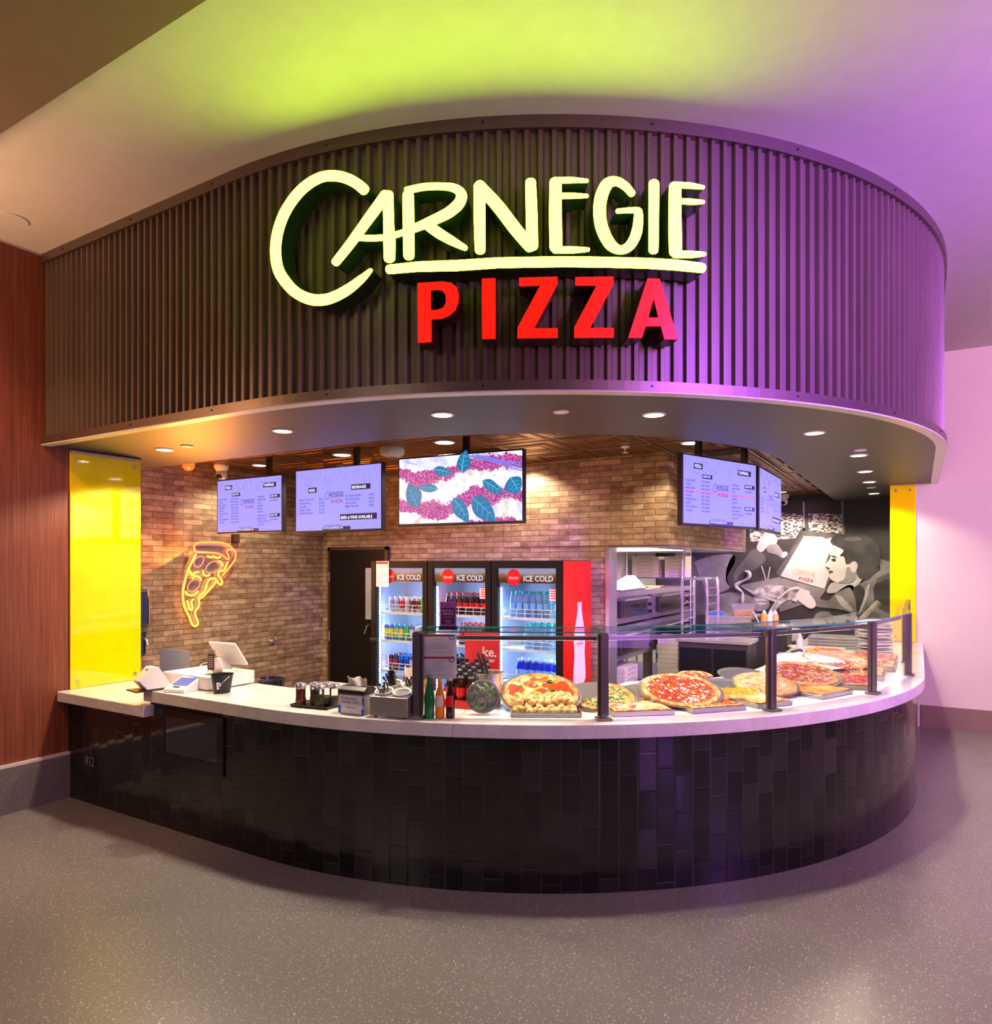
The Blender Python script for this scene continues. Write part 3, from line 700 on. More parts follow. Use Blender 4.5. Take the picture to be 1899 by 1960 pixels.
def leaf(cx, cz, L_, w, an):
    pts = []
    for i in range(17):
        t = i/16; q = sin(pi*t**.8)*w*(1+.08*sin(9*t)); pts.append((t*L_, q))
    for i in range(15, 0, -1):
        t = i/16; q = -sin(pi*t**.8)*w; pts.append((t*L_, q))
    ca, sa = cos(an), sin(an)
    f = lambda x, y: ((cx+x*ca-y*sa)*PW, -.003, (cz*PHh+(x*sa+y*ca)*PW))
    g.prism([pts], None, f, side=False, back=False)
    g2.tube([f(t*L_, w*.15*sin(pi*t)) for t in (0, .3, .6, .9)], [.004, .004, .003, .001], 4)
    for k in range(3): g2.tube([f((.25+.2*k)*L_, 0), f((.38+.2*k)*L_, w*.6)], .0018, 4); g2.tube([f((.25+.2*k)*L_, 0), f((.38+.2*k)*L_, -w*.6)], .0018, 4)
for q in [(.30,.80,.16,.035,-.25), (.53,.73,.16,.055,1.35), (.34,.52,-.18,.03,-.1), (.17,.28,.19,.07,2.0), (.69,.60,.19,.04,-.55), (.90,.62,.13,.07,-1.1), (.46,.38,.22,.055,-.95), (.61,.37,.25,.07,-.75)]: leaf(*q)
for k in range(4): g3.tube([((.55+.03*k)*PW, -.0025, .965*PHh), ((.78+.03*k)*PW, -.0025, (.84)*PHh), (.985*PW, -.0025, (.70+.035*k)*PHh)], .004, 4)
for k in range(13):
    g3.tube([((.02+.026*k)*PW, -.0025, .96*PHh), ((.12+.016*k)*PW, -.0025, (.90-.012*k)*PHh)], .0015, 4)
obj('basil_picture', g, teal, pd, fix=False); obj('basil_vein', g2, teal2, pd); obj('tray_picture', g3, tray_, pd)
screen('menu screen right of the brick bulkhead corner with a pink streak', (-1.509, 5.18), (-1.158, 6.12), 2.049, 2.592, 'menu', [.30, .93])
screen('narrow-looking rightmost menu screen facing the right wall', (-1.141, 6.145), (-1.128, 7.15), 2.046, 2.582, 'sides', [])
l = [o for o in bpy.data.objects if o.name.startswith('menu_screen')][-2]
ld = [c for c in l.children if c.name.startswith('display')][0]
obj('pink_streak', rect(G(), .013, .99, .258, .264, -.006), glow((1, .05, .35), 1.3, 'pink_streak'), ld)

# ------------------------------------------------------------------ drinks coolers
CW, CV, CD, CH = .700, 5.325, .535, 1.792
cbody = plain((.006,.005,.006), .5, 0, 'cooler_black', spec=.2); cin = plain((.72,.78,.90), .5, 0, 'cooler_interior'); led = glow((.50, .74, 1), 9, 'led_strip')
def bev_mat():
    n = N('iced_cola_graphic'); v = n.ob(); sp = n.n('ShaderNodeSeparateXYZ'); n.t.links.new(v, sp.inputs[0])
    zz = n.math('ADD', sp.outputs[2], n.math('MULTIPLY', n.noise(v, 14, 3), .06))
    c = n.ramp(n.math('SUBTRACT', zz, 1.11), [(.40, (.06,.012,.008)), (.55, (.24,.06,.015)), (.585, (.65,.33,.12)), (.605, (.70,.68,.95)), (.70, (.55,.55,1))])
    return n.P((.02,.02,.02), .3, em=c, ems=.5)
bevm = bev_mat(); cred = plain((.60,.010,.010), .3, 0, 'red_emblem'); cwhite = glow((.85,.85,1), .9, 'lit_white')
SHZ = [.423, .719, 1.015, 1.293]
def script_word(g, cx, cz, w, y):
    t = text('Coca-Cola', w/4.1, shear=.3, sx=.75, align='CENTER', bold=.01); g.add([(a+cx, y, b+cz) for a, b, _ in t.v], t.f)
    g.tube([(cx-w*.42, y, cz-w*.03), (cx-w*.1, y, cz-w*.075), (cx+w*.35, y, cz-w*.02)], w*.008, 4)
for i in range(3):
    x0 = -4.645+i*CW
    t = thing('drinks_cooler', ['left drinks cooler holding cans, notice taped at its top', 'middle drinks cooler holding red-labelled cola bottles', 'right drinks cooler holding clear and blue bottles, beside red panel'][i], 'cooler', (x0, CV, 0), 0, 'drinks coolers along the brick wall')
    w = CW-.01
    g = G().box(0, .03, .03, CD, 0, CH).box(w-.03, w, .03, CD, 0, CH).box(0, w, .03, CD, CH-.04, CH).box(0, w, .03, CD, 0, .36).box(0, w, CD-.03, CD, 0, CH)
    obj('cabinet', g, cbody, t, bev=.003)
    obj('interior', G().box(.031, .033, .06, CD-.03, .36, CH-.04).box(w-.033, w-.031, .06, CD-.03, .36, CH-.04).box(.03, w-.03, CD-.034, CD-.032, .36, CH-.04), cin, t)
    f = .058
    dr = obj('door', G().box(0, f, -.03, .02, .06, CH).box(w-f, w, -.03, .02, .06, CH).box(f, w-f, -.03, .02, CH-.068, CH).box(f, w-f, -.03, .02, .06, .38), cbody, t, bev=.004)
    obj('door_glass', G().box(f, w-f, -.008, -.004, .38, CH-.068), M['cglass'], dr)
    obj('header_graphic', G().box(f, w-f, -.0035, 0, 1.594, CH-.068), bevm, dr)
    g = G(); text_on(g, 'ICE COLD', .31, 1.612, .068, -.010, bold=.018, sx=.95); obj('header_word', g, cwhite, dr, fix=False)
    em = obj('emblem', G().cyl((0,0,0), .069, .003, 32).xf(TR(.215, -.008, 1.645) @ RX(pi/2)), cred, dr)
    g = G(); script_word(g, .215, 1.634, .118, -.0125); obj('emblem_script', g, M['white'], em)
    obj('handle', G().box(.015, .09, -.07, -.03, .998, 1.035), M['black'], dr, bev=.008)
    for q, z in enumerate(SHZ):
        g = G().box(.04, w-.04, .03, CD-.05, z-.022, z); 
        g2 = G()
        for k in range(8): g2.tube([(.055+k*.082, .035, z), (.055+k*.082, .035, z+.065), (.055+k*.082, .14, z+.045)], .003, 4)
        g2.tube([(.05, .035, z+.07), (w-.05, .035, z+.07)], .004, 5); g2.tube([(.05, .035, z+.035), (w-.05, .035, z+.035)], .003, 5)
        s_ = obj('shelf', g, M['white'], t); obj('shelf_rail', g2, M['white'], s_)
    g = G()
    for k in range(38): g.box(.060, .070, .024, .032, .42+k*.030, .438+k*.030)
    ls = obj('light_strip', g, led, t)
    obj('light_bar', G().box(.055, .078, .034, .045, .38, 1.58), cin, t)
    for lx, lw in ((.05, .3), (w-.05, -.3)):
        l = light('cooler_lamp', 'AREA', (x0+lx, CV+.10, .98), (x0+lx+lw, CV+.22, .98), 7, (.42, .62, 1), .05, sy=1.1, spread=radians(150)); l.rotation_euler = (pi/2, 0, -pi/2*.75 if lw > 0 else pi/2*.75)
        l.rotation_euler = (pi/2, 0, (-radians(70) if lw > 0 else radians(70)))
        l.parent = t; l.matrix_parent_inverse = Matrix.Translation(-t.location)
# red side panel and its white bottle
t = thing('cooler_side_panel', 'tall red side panel with a white bottle silhouette beside the right cooler', 'panel', (-4.645+3*CW-.004, CV, 0), pi/2)
obj('panel', G().box(-.02, CD, -.012, 0, .02, CH-.005), M['red'], t)
hw = [(.03,0), (.045,.02), (.055,.06), (.056,.15), (.05,.30), (.046,.42), (.050,.55), (.052,.62), (.046,.72), (.030,.88), (.020,1.0), (.017,1.06), (.020,1.07), (.020,1.10), (.014,1.115)]
lp = [(.285+x*2.3, .71+z*.645) for x, z in hw]+[(.285-x*2.3, .71+z*.645) for x, z in hw[::-1]]
bo = obj('bottle_silhouette', G().prism([lp], None, lambda x, z: (x, -.0135, z), side=False, back=False), plain((.78,.68,.70), .4, 0, 'pale_print'), t, fix=False)
g = G(); script_word(g, .285, 1.06, .16, -.015); obj('script_word', g, M['red'], bo)
# can and bottle prototypes
def can_proto(c1, c2, name='drink_can', h=.147, r=.026):
    g = G().lathe([(r*.82, 0), (r, .008), (r, h-.014), (r*.84, h-.003), (r*.84, h)], 14)
    g.lathe([(r*.83, h-.001), (.0001, h-.003)], 14, mi=1); g.lathe([(r*1.004, .03), (r*1.004, h-.035)], 14, mi=2)
    return g, [plain(c1, .25, .5, 'can_colour'), M['steelb'], plain(c2, .3, .2, 'can_band')]
def bottle_geo(h, r, mi=(0,1,2,3), fill=.8, neck=.014):
    g = G().lathe([(r*.8, 0), (r, .01*h/.2), (r*.96, h*.28), (r*.97, h*.30)], 14, mi=mi[0])
    g.lathe([(r*.99, h*.30), (r*.99, h*.55)], 14, mi=mi[2])
    g.lathe([(r*.97, h*.55), (r, h*.60), (r*.8, h*.72), (neck*1.4, h*.84)], 14, mi=mi[0] if fill > .7 else mi[3])
    g.lathe([(neck*1.4, h*.84), (neck, h*.9), (neck, h*.93)], 12, mi=mi[3])
    g.lathe([(neck*1.15, h*.92), (neck*1.15, h), (.0001, h)], 12, mi=mi[1]); return g
clearm = N('clear_drink'); clearm = clearm.P((.55,.80,.95), .08, trans=.75, ior=1.2)
blue_d = N('blue_drink').P((.03,.05,.75), .08, trans=.35, ior=1.2); green_d = N('green_drink').P((.30,.80,.55), .1, trans=.5, ior=1.2)
cola = plain((.035,.008,.004), .06, 0, 'cola'); labr = plain((.75,.012,.012), .35, 0, 'red_label'); capr = plain((.80,.02,.03), .35, 0, 'red_cap'); capg = plain((.01,.45,.33), .35, 0, 'teal_cap'); capw = plain((.75,.78,.88), .35, 0, 'white_cap'); labg = plain((.0,.35,.18), .4, 0, 'green_label'); capk = plain((.02,.01,.02), .35, 0, 'dark_cap')
def single(name, g, mats, label, cat, loc, group, rz=0):
    o = obj(name, g, mats, smooth=True); o.location = loc; o.rotation_euler = (0, 0, rz); return tag(o, label, cat, group)
ORD2 = ['leftmost', 'second', 'third', 'fourth', 'fifth', 'sixth', 'seventh', 'eighth']
COOL = ['left cooler', 'middle cooler', 'right cooler']; SHN = ['bottom shelf', 'third shelf down', 'second shelf down', 'top shelf']
def row(ci, sh, protos, xs, rows, desc, name, cat, pitchy=.07):
    x0 = -4.645+ci*CW; z = SHZ[sh]; made = {}
    for r_ in range(rows):
        for k, x in enumerate(xs):
            pi_ = protos[k % len(protos)]
            loc = (x0+x, CV+.085+r_*pitchy, z)
            lab = '%s, %s, %s row, %s of %s' % (desc[k % len(desc)], ORD2[k], ['front', 'second', 'third'][r_], SHN[sh].replace(' shelf down', ' shelf'), COOL[ci])
            if id(pi_) not in made: made[id(pi_)] = single(name, pi_[0], pi_[1], lab, cat, loc, '%s on the %s of the %s' % (name.replace('_', ' ')+'s', SHN[sh], COOL[ci]))
            else:
                o = made[id(pi_)].copy(); COL.objects.link(o); o.location = loc; o['label'] = lab
def xr(a, n, p): return [a+i*p for i in range(n)]
cp = can_proto
silver, redc, brownc, greenc, yel, tealc, purp, bluec, darkc, whitec = [cp(a, b) for a, b in [((.62,.65,.75),(.45,.50,.65)), ((.62,.62,.66),(.70,.02,.05)), ((.60,.58,.60),(.16,.03,.02)), ((.02,.45,.12),(.10,.60,.12)), ((.10,.18,.55),(.80,.75,.05)), ((.0,.40,.35),(.55,.62,.10)), ((.18,.10,.45),(.60,.60,.75)), ((.0,.20,.70),(.02,.10,.50)), ((.08,.05,.07),(.45,.05,.10)), ((.75,.76,.82),(.55,.56,.62))]]
row(0, 3, [silver, silver, redc, whitec, brownc, brownc, greenc], xr(.17, 7, .066), 3, ['silver blue can', 'silver blue can', 'silver-red can', 'white silver can', 'silver-brown can', 'silver-brown can', 'green can'], 'drink_can', 'can')
row(0, 2, [yel, yel, tealc, yel, greenc, purp, whitec], xr(.105, 8, .064), 3, ['blue-yellow can', 'blue-yellow can', 'teal-yellow can', 'blue-yellow can', 'green can', 'purple can', 'white silver can'], 'drink_can', 'can')
row(0, 1, [darkc, darkc, bluec, bluec, purp], xr(.16, 6, .066), 3, ['dark red can', 'dark red can', 'blue can', 'blue can', 'purple can'], 'drink_can', 'can')
bt = bottle_geo(.20, .027, fill=.8); colab = (bt, [cola, capr, labr, clearm]); waterb = (bottle_geo(.225, .029), [clearm, capg, plain((.25,.55,.85), .3, 0, 'pale_blue_label'), clearm])
blueb = (bottle_geo(.21, .030), [blue_d, capw, clearm, clearm]); sprb = (bottle_geo(.19, .029), [green_d, capg, labg, green_d]); zerob = (bottle_geo(.20, .027), [cola, capk, plain((.6,.55,.6), .4, 0, 'grey_label'), clearm]); limeb = (bottle_geo(.17, .030), [plain((.45,.90,.60), .2), capw, plain((.45,.85,.6), .3, 0, 'pale_green_label'), clearm])
smallb = (bottle_geo(.18, .024), [clearm, plain((.15,.1,.5), .3), plain((.4,.3,.5), .4), clearm])
row(0, 0, [smallb], xr(.10, 8, .066), 2, ['purple-capped small bottle'], 'drink_bottle', 'bottle')
row(1, 3, [colab], xr(.155, 7, .066), 3, ['red-labelled cola bottle'], 'drink_bottle', 'bottle')
row(1, 2, [colab], xr(.30, 5, .066), 3, ['red-labelled cola bottle'], 'drink_bottle', 'bottle')
row(1, 1, [zerob], xr(.12, 8, .066), 2, ['grey-labelled cola bottle'], 'drink_bottle', 'bottle')
row(1, 0, [zerob], xr(.12, 8, .066), 2, ['grey-labelled cola bottle'], 'drink_bottle', 'bottle')
row(2, 3, [waterb], xr(.155, 7, .068), 3, ['teal-capped water bottle'], 'drink_bottle', 'bottle')
row(2, 2, [waterb], xr(.30, 5, .068), 3, ['teal-capped water bottle'], 'drink_bottle', 'bottle')
row(2, 1, [blueb], xr(.22, 6, .070), 2, ['white-capped blue bottle'], 'drink_bottle', 'bottle')
row(2, 0, [sprb, sprb, sprb, limeb, limeb], xr(.15, 7, .070), 2, ['green bottle', 'green bottle', 'green bottle', 'pale green bottle', 'pale green bottle'], 'drink_bottle', 'bottle')
def note(label, M_, w, h, head=True, name='notice_sheet', blk=1):
    """a paper notice in its local xz plane"""
    t = thing(name, label, 'notice'); t.matrix_world = M_
    sh = obj('sheet', G().box(0, w, -.001, 0, 0, h), M['paper2'], t)
    g, g2, g3 = G(), G(), G()
    for k in range(blk):
        zt = h*(1-k/blk); hh = h/blk
        rect(g, 0.01*w, .95*w, zt-.11*hh, zt-.02*hh, -.0018)
        g3.tube([(w*.86+w*.075*cos(a), -.002, zt-.13*hh+w*.075*sin(a)) for a in [2*pi*j/20 for j in range(20)]], w*.012, 4, closed=True)
        for j, (xx, ww) in enumerate(((.30,.35), (.42,.08), (.28,.30), (.05,.75), (.05,.62), (.05,.2), (.05,.85))):
            rect(g2, xx*w, (xx+ww)*w, zt-hh*(.24+.10*j), zt-hh*(.225+.10*j), -.0018)
    obj('heading_bar', g, plain((.50,.02,.02), .5, 0, 'red_bar'), sh); obj('printed_line', g2, plain((.35,.30,.42), .6, 0, 'grey_ink'), sh); obj('stamp_ring', g3, plain((.05,.10,.45), .5, 0, 'blue_ink'), sh)
    return t
note('paper notice with red heading taped to top of the left cooler', TR(-4.645+.07, CV-.033, 1.54), .16, .25)
for i, cx in ((1, .565), (2, .565)):
    t = thing('round_sticker', ['', 'pale sticker with red print on the middle cooler door', 'pale sticker with red print on the right cooler door'][i], 'sticker', (-4.645+i*CW+cx, CV-.012, 1.45))
    obj('sheet', G().box(0, .07, -.001, 0, 0, .10), plain((.75,.62,.58), .5), t)
    g = G(); [rect(g, .010, .060, .015+.02*k, .024+.02*k, -.002) for k in range(5)]; obj('print', g, labr, t)
# door
t = thing('metal_door', 'dark brown metal door left of the drinks coolers', 'door', (-5.84, 5.94, 0)); t['kind'] = 'structure'; t.name = 'door_1'
obj('door_frame', G().box(0, .035, -.03, 0, 0, 1.955).box(.85, .89, -.03, 0, 0, 1.955).box(0, .89, -.03, 0, 1.92, 1.955), plain((.055,.025,.016), .4), t)
obj('door_leaf', G().box(.035, .85, -.018, 0, 0, 1.92), plain((.008,.005,.004), .4, 0, 'dark_door_paint', spec=.25), t)
for z in (1.56, .88): obj('hinge', G().box(.022, .042, -.04, -.028, z, z+.11), M['steel'], t)
obj('door_window', G().box(.57, .67, -.024, -.018, 1.15, 1.72), plain((.42,.42,.46), .15, 0, 'window_grey'), t)
obj('lever', G().tube([(.62, -.02, 1.08), (.62, -.055, 1.08), (.59, -.06, .99)], .010, 8), M['steel'], t)
# ------------------------------------------------------------------ neon slice on the brick wall
NU = -5.905
nz = lambda pts: [PU(250+x/4.17, 860+y/4.17, NU) for x, y in pts]
t = thing('neon_sign', 'glowing orange and yellow neon pizza slice on the brick side wall', 'neon sign', PU(400, 1120, NU-.04))
neo = lambda c, s_: glow(c, s_, 'neon_tube')
def smooth(pts, k=5, closed=False):
    o = []; n = len(pts)
    for i in range(n if closed else n-1):
        p0, p1, p2, p3 = (pts[(i+j-1) % n] if closed else pts[min(max(i+j-1, 0), n-1)] for j in range(4))
        for q in range(k):
            u = q/k; o.append(.5*((2*p1)+(p2-p0)*u+(2*p0-5*p1+4*p2-p3)*u*u+(3*p1-p0-3*p2+p3)*u**3))
    if not closed: o.append(pts[-1])
    return o
no, ny, nr = neo((1, .10, .014), 7), neo((1, .36, .02), 8), neo((1, .16, .09), 2.6)
def ntube(pts, m, name, closed=False, r=.0078): obj(name, G().tube(smooth(nz(pts), 5, closed), r, 8, closed=closed), m, t, world=True, smooth=True)
ntube([(540,745),(620,742),(740,748),(800,780),(838,820),(832,880),(790,940),(730,1010)], no, 'crust_tube')
ntube([(540,745),(512,765),(510,800),(530,818),(600,822),(700,832),(750,858),(775,880),(785,860),(768,820),(790,798),(815,805)], no, 'crust_tube')
ntube([(523,838),(470,940),(435,1050),(418,1150),(428,1250),(470,1340),(490,1395),(515,1412),(538,1385),(515,1320),(520,1290),(548,1240),(545,1180),(590,1130),(620,1050),(665,1028),(685,1050),(715,1082),(730,1065),(720,1030),(700,1000),(715,970),(745,965),(775,900)], ny, 'edge_tube')
ntube([(560,1192),(640,1110),(682,1056)], ny, 'edge_tube')
ntube([(615,852),(640,862),(665,855),(690,868),(718,858)], ny, 'cheese_tube'); ntube([(470,965),(490,1003),(515,985),(540,980)], ny, 'cheese_tube'); ntube([(578,965),(585,1000),(610,1010),(632,1000)], ny, 'cheese_tube')
ntube([(490,1030),(520,1012),(550,1020),(565,1045)], ny, 'cheese_tube'); ntube([(440,1135),(460,1160),(500,1165),(540,1130)], ny, 'cheese_tube'); ntube([(450,1210),(462,1235),(470,1275),(488,1278),(492,1250),(485,1220),(500,1195)], ny, 'cheese_tube'); ntube([(700,895),(722,900),(735,930)], ny, 'cheese_tube')
def ell(cx, cy, a, b, an): return [(cx+a*cos(q)*cos(an)-b*sin(q)*sin(an), cy+a*cos(q)*sin(an)+b*sin(q)*cos(an)) for q in [2*pi*j/12 for j in range(12)]]
for e in ((545,897,48,32,-.9), (660,940,65,40,-.5), (505,1085,60,38,-.8)): ntube(ell(*e), nr, 'pepperoni_tube', True, .0055)
obj('backing', G().prism([[(p.y, p.z) for p in nz([(510,740),(740,740),(845,830),(720,1050),(560,1200),(540,1400),(490,1400),(415,1200),(430,1030)])]], lambda a, b: (NU-.03, a, b), lambda a, b: (NU-.025, a, b)), M['plastic'], t, world=True)
l = light('neon_lamp', 'AREA', (NU+.06, 4.15, 1.65), (NU+2, 3.6, 2.6), 60, (1, .33, .05), .5); l.parent = t; l.matrix_parent_inverse = Matrix.Translation(-t.location)
p = PU(520, 1227, -5.95); t = thing('wall_valve', 'small round steel fitting on the brick side wall', 'wall fitting', p, pi/2)
obj('plate', G().cyl((0,0,0), .04, .008).xf(RX(pi/2)), M['steel'], t); obj('knob', G().cyl((0,0,0), .018, .04).xf(RX(pi/2)), M['steel'], t)
p = PU(449, 1030, -5.95); t = thing('junction_box', 'small dark box on the brick wall under the leftmost screen', 'electric box', p, pi/2)
obj('box', G().box(-.04, .04, -.03, 0, -.045, .045), plain((.05,.02,.015), .4), t, bev=.004); obj('cover', G().box(-.034, .034, -.034, -.03, -.039, .039), plain((.07,.03,.02), .4), t)
# ------------------------------------------------------------------ glass food guard
CT = .911
pts_ = [P(799, 1374.7, .91), P(1155, 1378, .91), P(1478, 1360.6, .91), P(1671, 1328, .91), P(1740, 1292.7, .91)]
GP = [(p.x, p.y) for p in pts_]+[(-.095, 7.0), (-.095, 7.85), (-.095, 8.66)]
def tg(x, y): return tang(x, y)
FG = thing('food_guard', 'glass food guard with dark metal posts on the curved counter', 'food guard', (*GP[1], CT))
post_m = M['post']
for i, (x, y) in enumerate(GP):
    a = tg(x, y)
    Mx = TR(x, y, CT) @ RZ(a)
    g = G().box(-.016, .016, -.020, .028, 0, .476).xf(Mx); g.move((0,0,0))
    o = obj('post', g, post_m, FG, world=True, bev=.002); o['label'] = 'square metal post of the food guard'
    obj('post_clamp', G().box(-.030, .030, .002, .020, .02, .466).xf(Mx), M['trimdark'], o).data.transform(Matrix.Translation([-c for c in FG.location]))
    obj('foot_plate', G().box(-.042, .042, -.036, .036, 0, .014).xf(Mx), post_m, o, bev=.002).data.transform(Matrix.Translation([-c for c in FG.location]))
for i in range(len(GP)-1):
    (x0, y0), (x1, y1) = GP[i], GP[i+1]; L_ = hypot(x1-x0, y1-y0); a = atan2(y1-y0, x1-x0)
    Mx = TR(x0, y0, CT) @ RZ(a)
    obj('front_glass', G().box(.032, L_-.032, .010, .014, .028, .465).xf(Mx), M['glass'], FG, world=True)
    tgm = G().box(.004, L_-.004, -.012, .31, .470, .478).xf(Mx)
    o = obj('top_glass', tgm, M['glass'], FG, world=True)
    e = obj('glass_edge', G().box(.006, L_-.006, -.0135, -.012, .4705, .4775).box(.006, L_-.006, .31, .3115, .4705, .4775).xf(Mx), M['glassedge'], o); e.data.transform(Matrix.Translation([-c for c in FG.location]))
    obj('top_rail', G().box(.03, L_-.03, .05, .078, .425, .447).xf(Mx), post_m, FG, world=True, bev=.002)
    mx, my = (x0+x1)/2-sin(a)*.10, (y0+y1)/2+cos(a)*.10
    obj('lamp_strip', G().box(.05, L_-.05, .058, .070, .4235, .4249).xf(Mx), glow((1, .93, .84), 1.6, 'case_lamp'), FG, world=True)
    l = light('case_lamp', 'AREA', (mx, my, CT+.415), (mx-sin(a)*.12, my+cos(a)*.12, CT), 1.3, (1, .90, .80), L_*.85, sy=.03); l.rotation_euler = (radians(-12), 0, a)
    l.parent = FG; l.matrix_parent_inverse = Matrix.Translation(-FG.location)
(x0, y0) = GP[0]
obj('side_glass', G().box(.0, .004, .03, .30, .028, .468).xf(TR(x0, y0, CT)), M['glass'], FG, world=True)
# ------------------------------------------------------------------ food
def crustm(n_='pizza_crust', c0=(.28,.10,.02), c1=(.60,.31,.09), c2=(.80,.56,.26)): return m_food(n_, [c0, c1, c2], 22, .55)
CR = crustm()
CH = {
 'marg': m_food('cheese_and_sauce', [(.50,.02,.01), (.62,.10,.02), (.80,.48,.16), (.86,.70,.40)], 14, .3),
 'cheese': m_food('melted_cheese', [(.45,.12,.01), (.70,.34,.06), (.86,.62,.22)], 14, .3),
 'orange': m_food('orange_cheese', [(.60,.10,.005), (.78,.26,.01), (.88,.48,.05)], 12, .3),
 'white': m_food('white_cheese', [(.42,.22,.05), (.74,.52,.20), (.86,.74,.45)], 16, .35),
 'red': m_food('red_sauce_cheese', [(.25,.01,.005), (.48,.04,.01), (.72,.24,.05)], 16, .3),
 'meat': m_food('meat_topping', [(.14,.025,.01), (.38,.08,.02), (.68,.32,.09)], 30, .35),
 'ham': m_food('ham_cheese', [(.60,.14,.07), (.74,.36,.10), (.86,.64,.26)], 14, .3)}
F = dict(green=plain((.035,.14,.02), .4, 0, 'spinach'), leaf=plain((.05,.17,.025), .3, 0, 'basil'), tan=plain((.62,.45,.26), .5, 0, 'mushroom'), redt=plain((.72,.05,.015), .25, 0, 'tomato'),
 brown=plain((.28,.07,.02), .35, 0, 'bacon'), cream=plain((.92,.84,.66), .3, 0, 'ranch'), orange=plain((.88,.30,.02), .3, 0, 'chicken'), pep=plain((.55,.03,.015), .3, 0, 'pepperoni'), pink=plain((.85,.38,.32), .35, 0, 'ham'), purple=plain((.40,.10,.25), .4, 0, 'onion'), olive=plain((.03,.02,.02), .3, 0, 'olive'), gpep=plain((.25,.40,.05), .35, 0, 'green_pepper'), yel=plain((.85,.60,.10), .35, 0, 'pepper_yellow'))
TOP = {'spin': ['green', 'green', 'green', 'tan', 'tan'], 'veg': ['redt', 'redt', 'green', 'green', 'yel'], 'bacon': ['brown', 'brown', 'pep', 'brown', 'cream'], 'chick': ['orange', 'orange'], 'meat': ['brown', 'pep', 'brown', 'tan', 'purple'],
 'ham': ['pink', 'pink'], 'onion': ['pep', 'purple', 'pep'], 'sup': ['brown', 'olive', 'gpep', 'redt', 'tan'], 'mush': ['tan', 'tan', 'brown', 'gpep'], 'plain': [], 'marg': ['redt'], 'pepr': ['pep']}
def chips(g, inside, n, cols, size, zf, rnd, disc=False):
    for i in range(n):
        for _ in range(20):
            x, y = inside(rnd)
            if x is not None: break
        z = zf(x, y); k = i % len(cols); s_ = size*(.6+.8*rnd.random()); a = rnd.random()*6.3
        if disc: g.lathe([(s_, 0), (s_*.95, .003), (.0001, .002)], 10, (x, y, z), k)
        else:
            n_ = 5; w = s_; h = s_*.45
            Mx = TR(x, y, z) @ RZ(a) @ RX((rnd.random()-.5)*.9)
            l_ = w*(1+rnd.random())
            v = [Mx @ Vector(q) for q in ((-l_, -w*.5, 0), (l_, -w*.6, 0), (l_*.8, w*.5, 0), (-l_*.7, w*.6, 0), (-l_*.5, -w*.3, h), (l_*.5, -w*.3, h), (l_*.4, w*.3, h), (-l_*.4, w*.3, h))]
            g.add(v, [(4,5,6,7), (0,1,5,4), (1,2,6,5), (2,3,7,6), (3,0,4,7)], k)
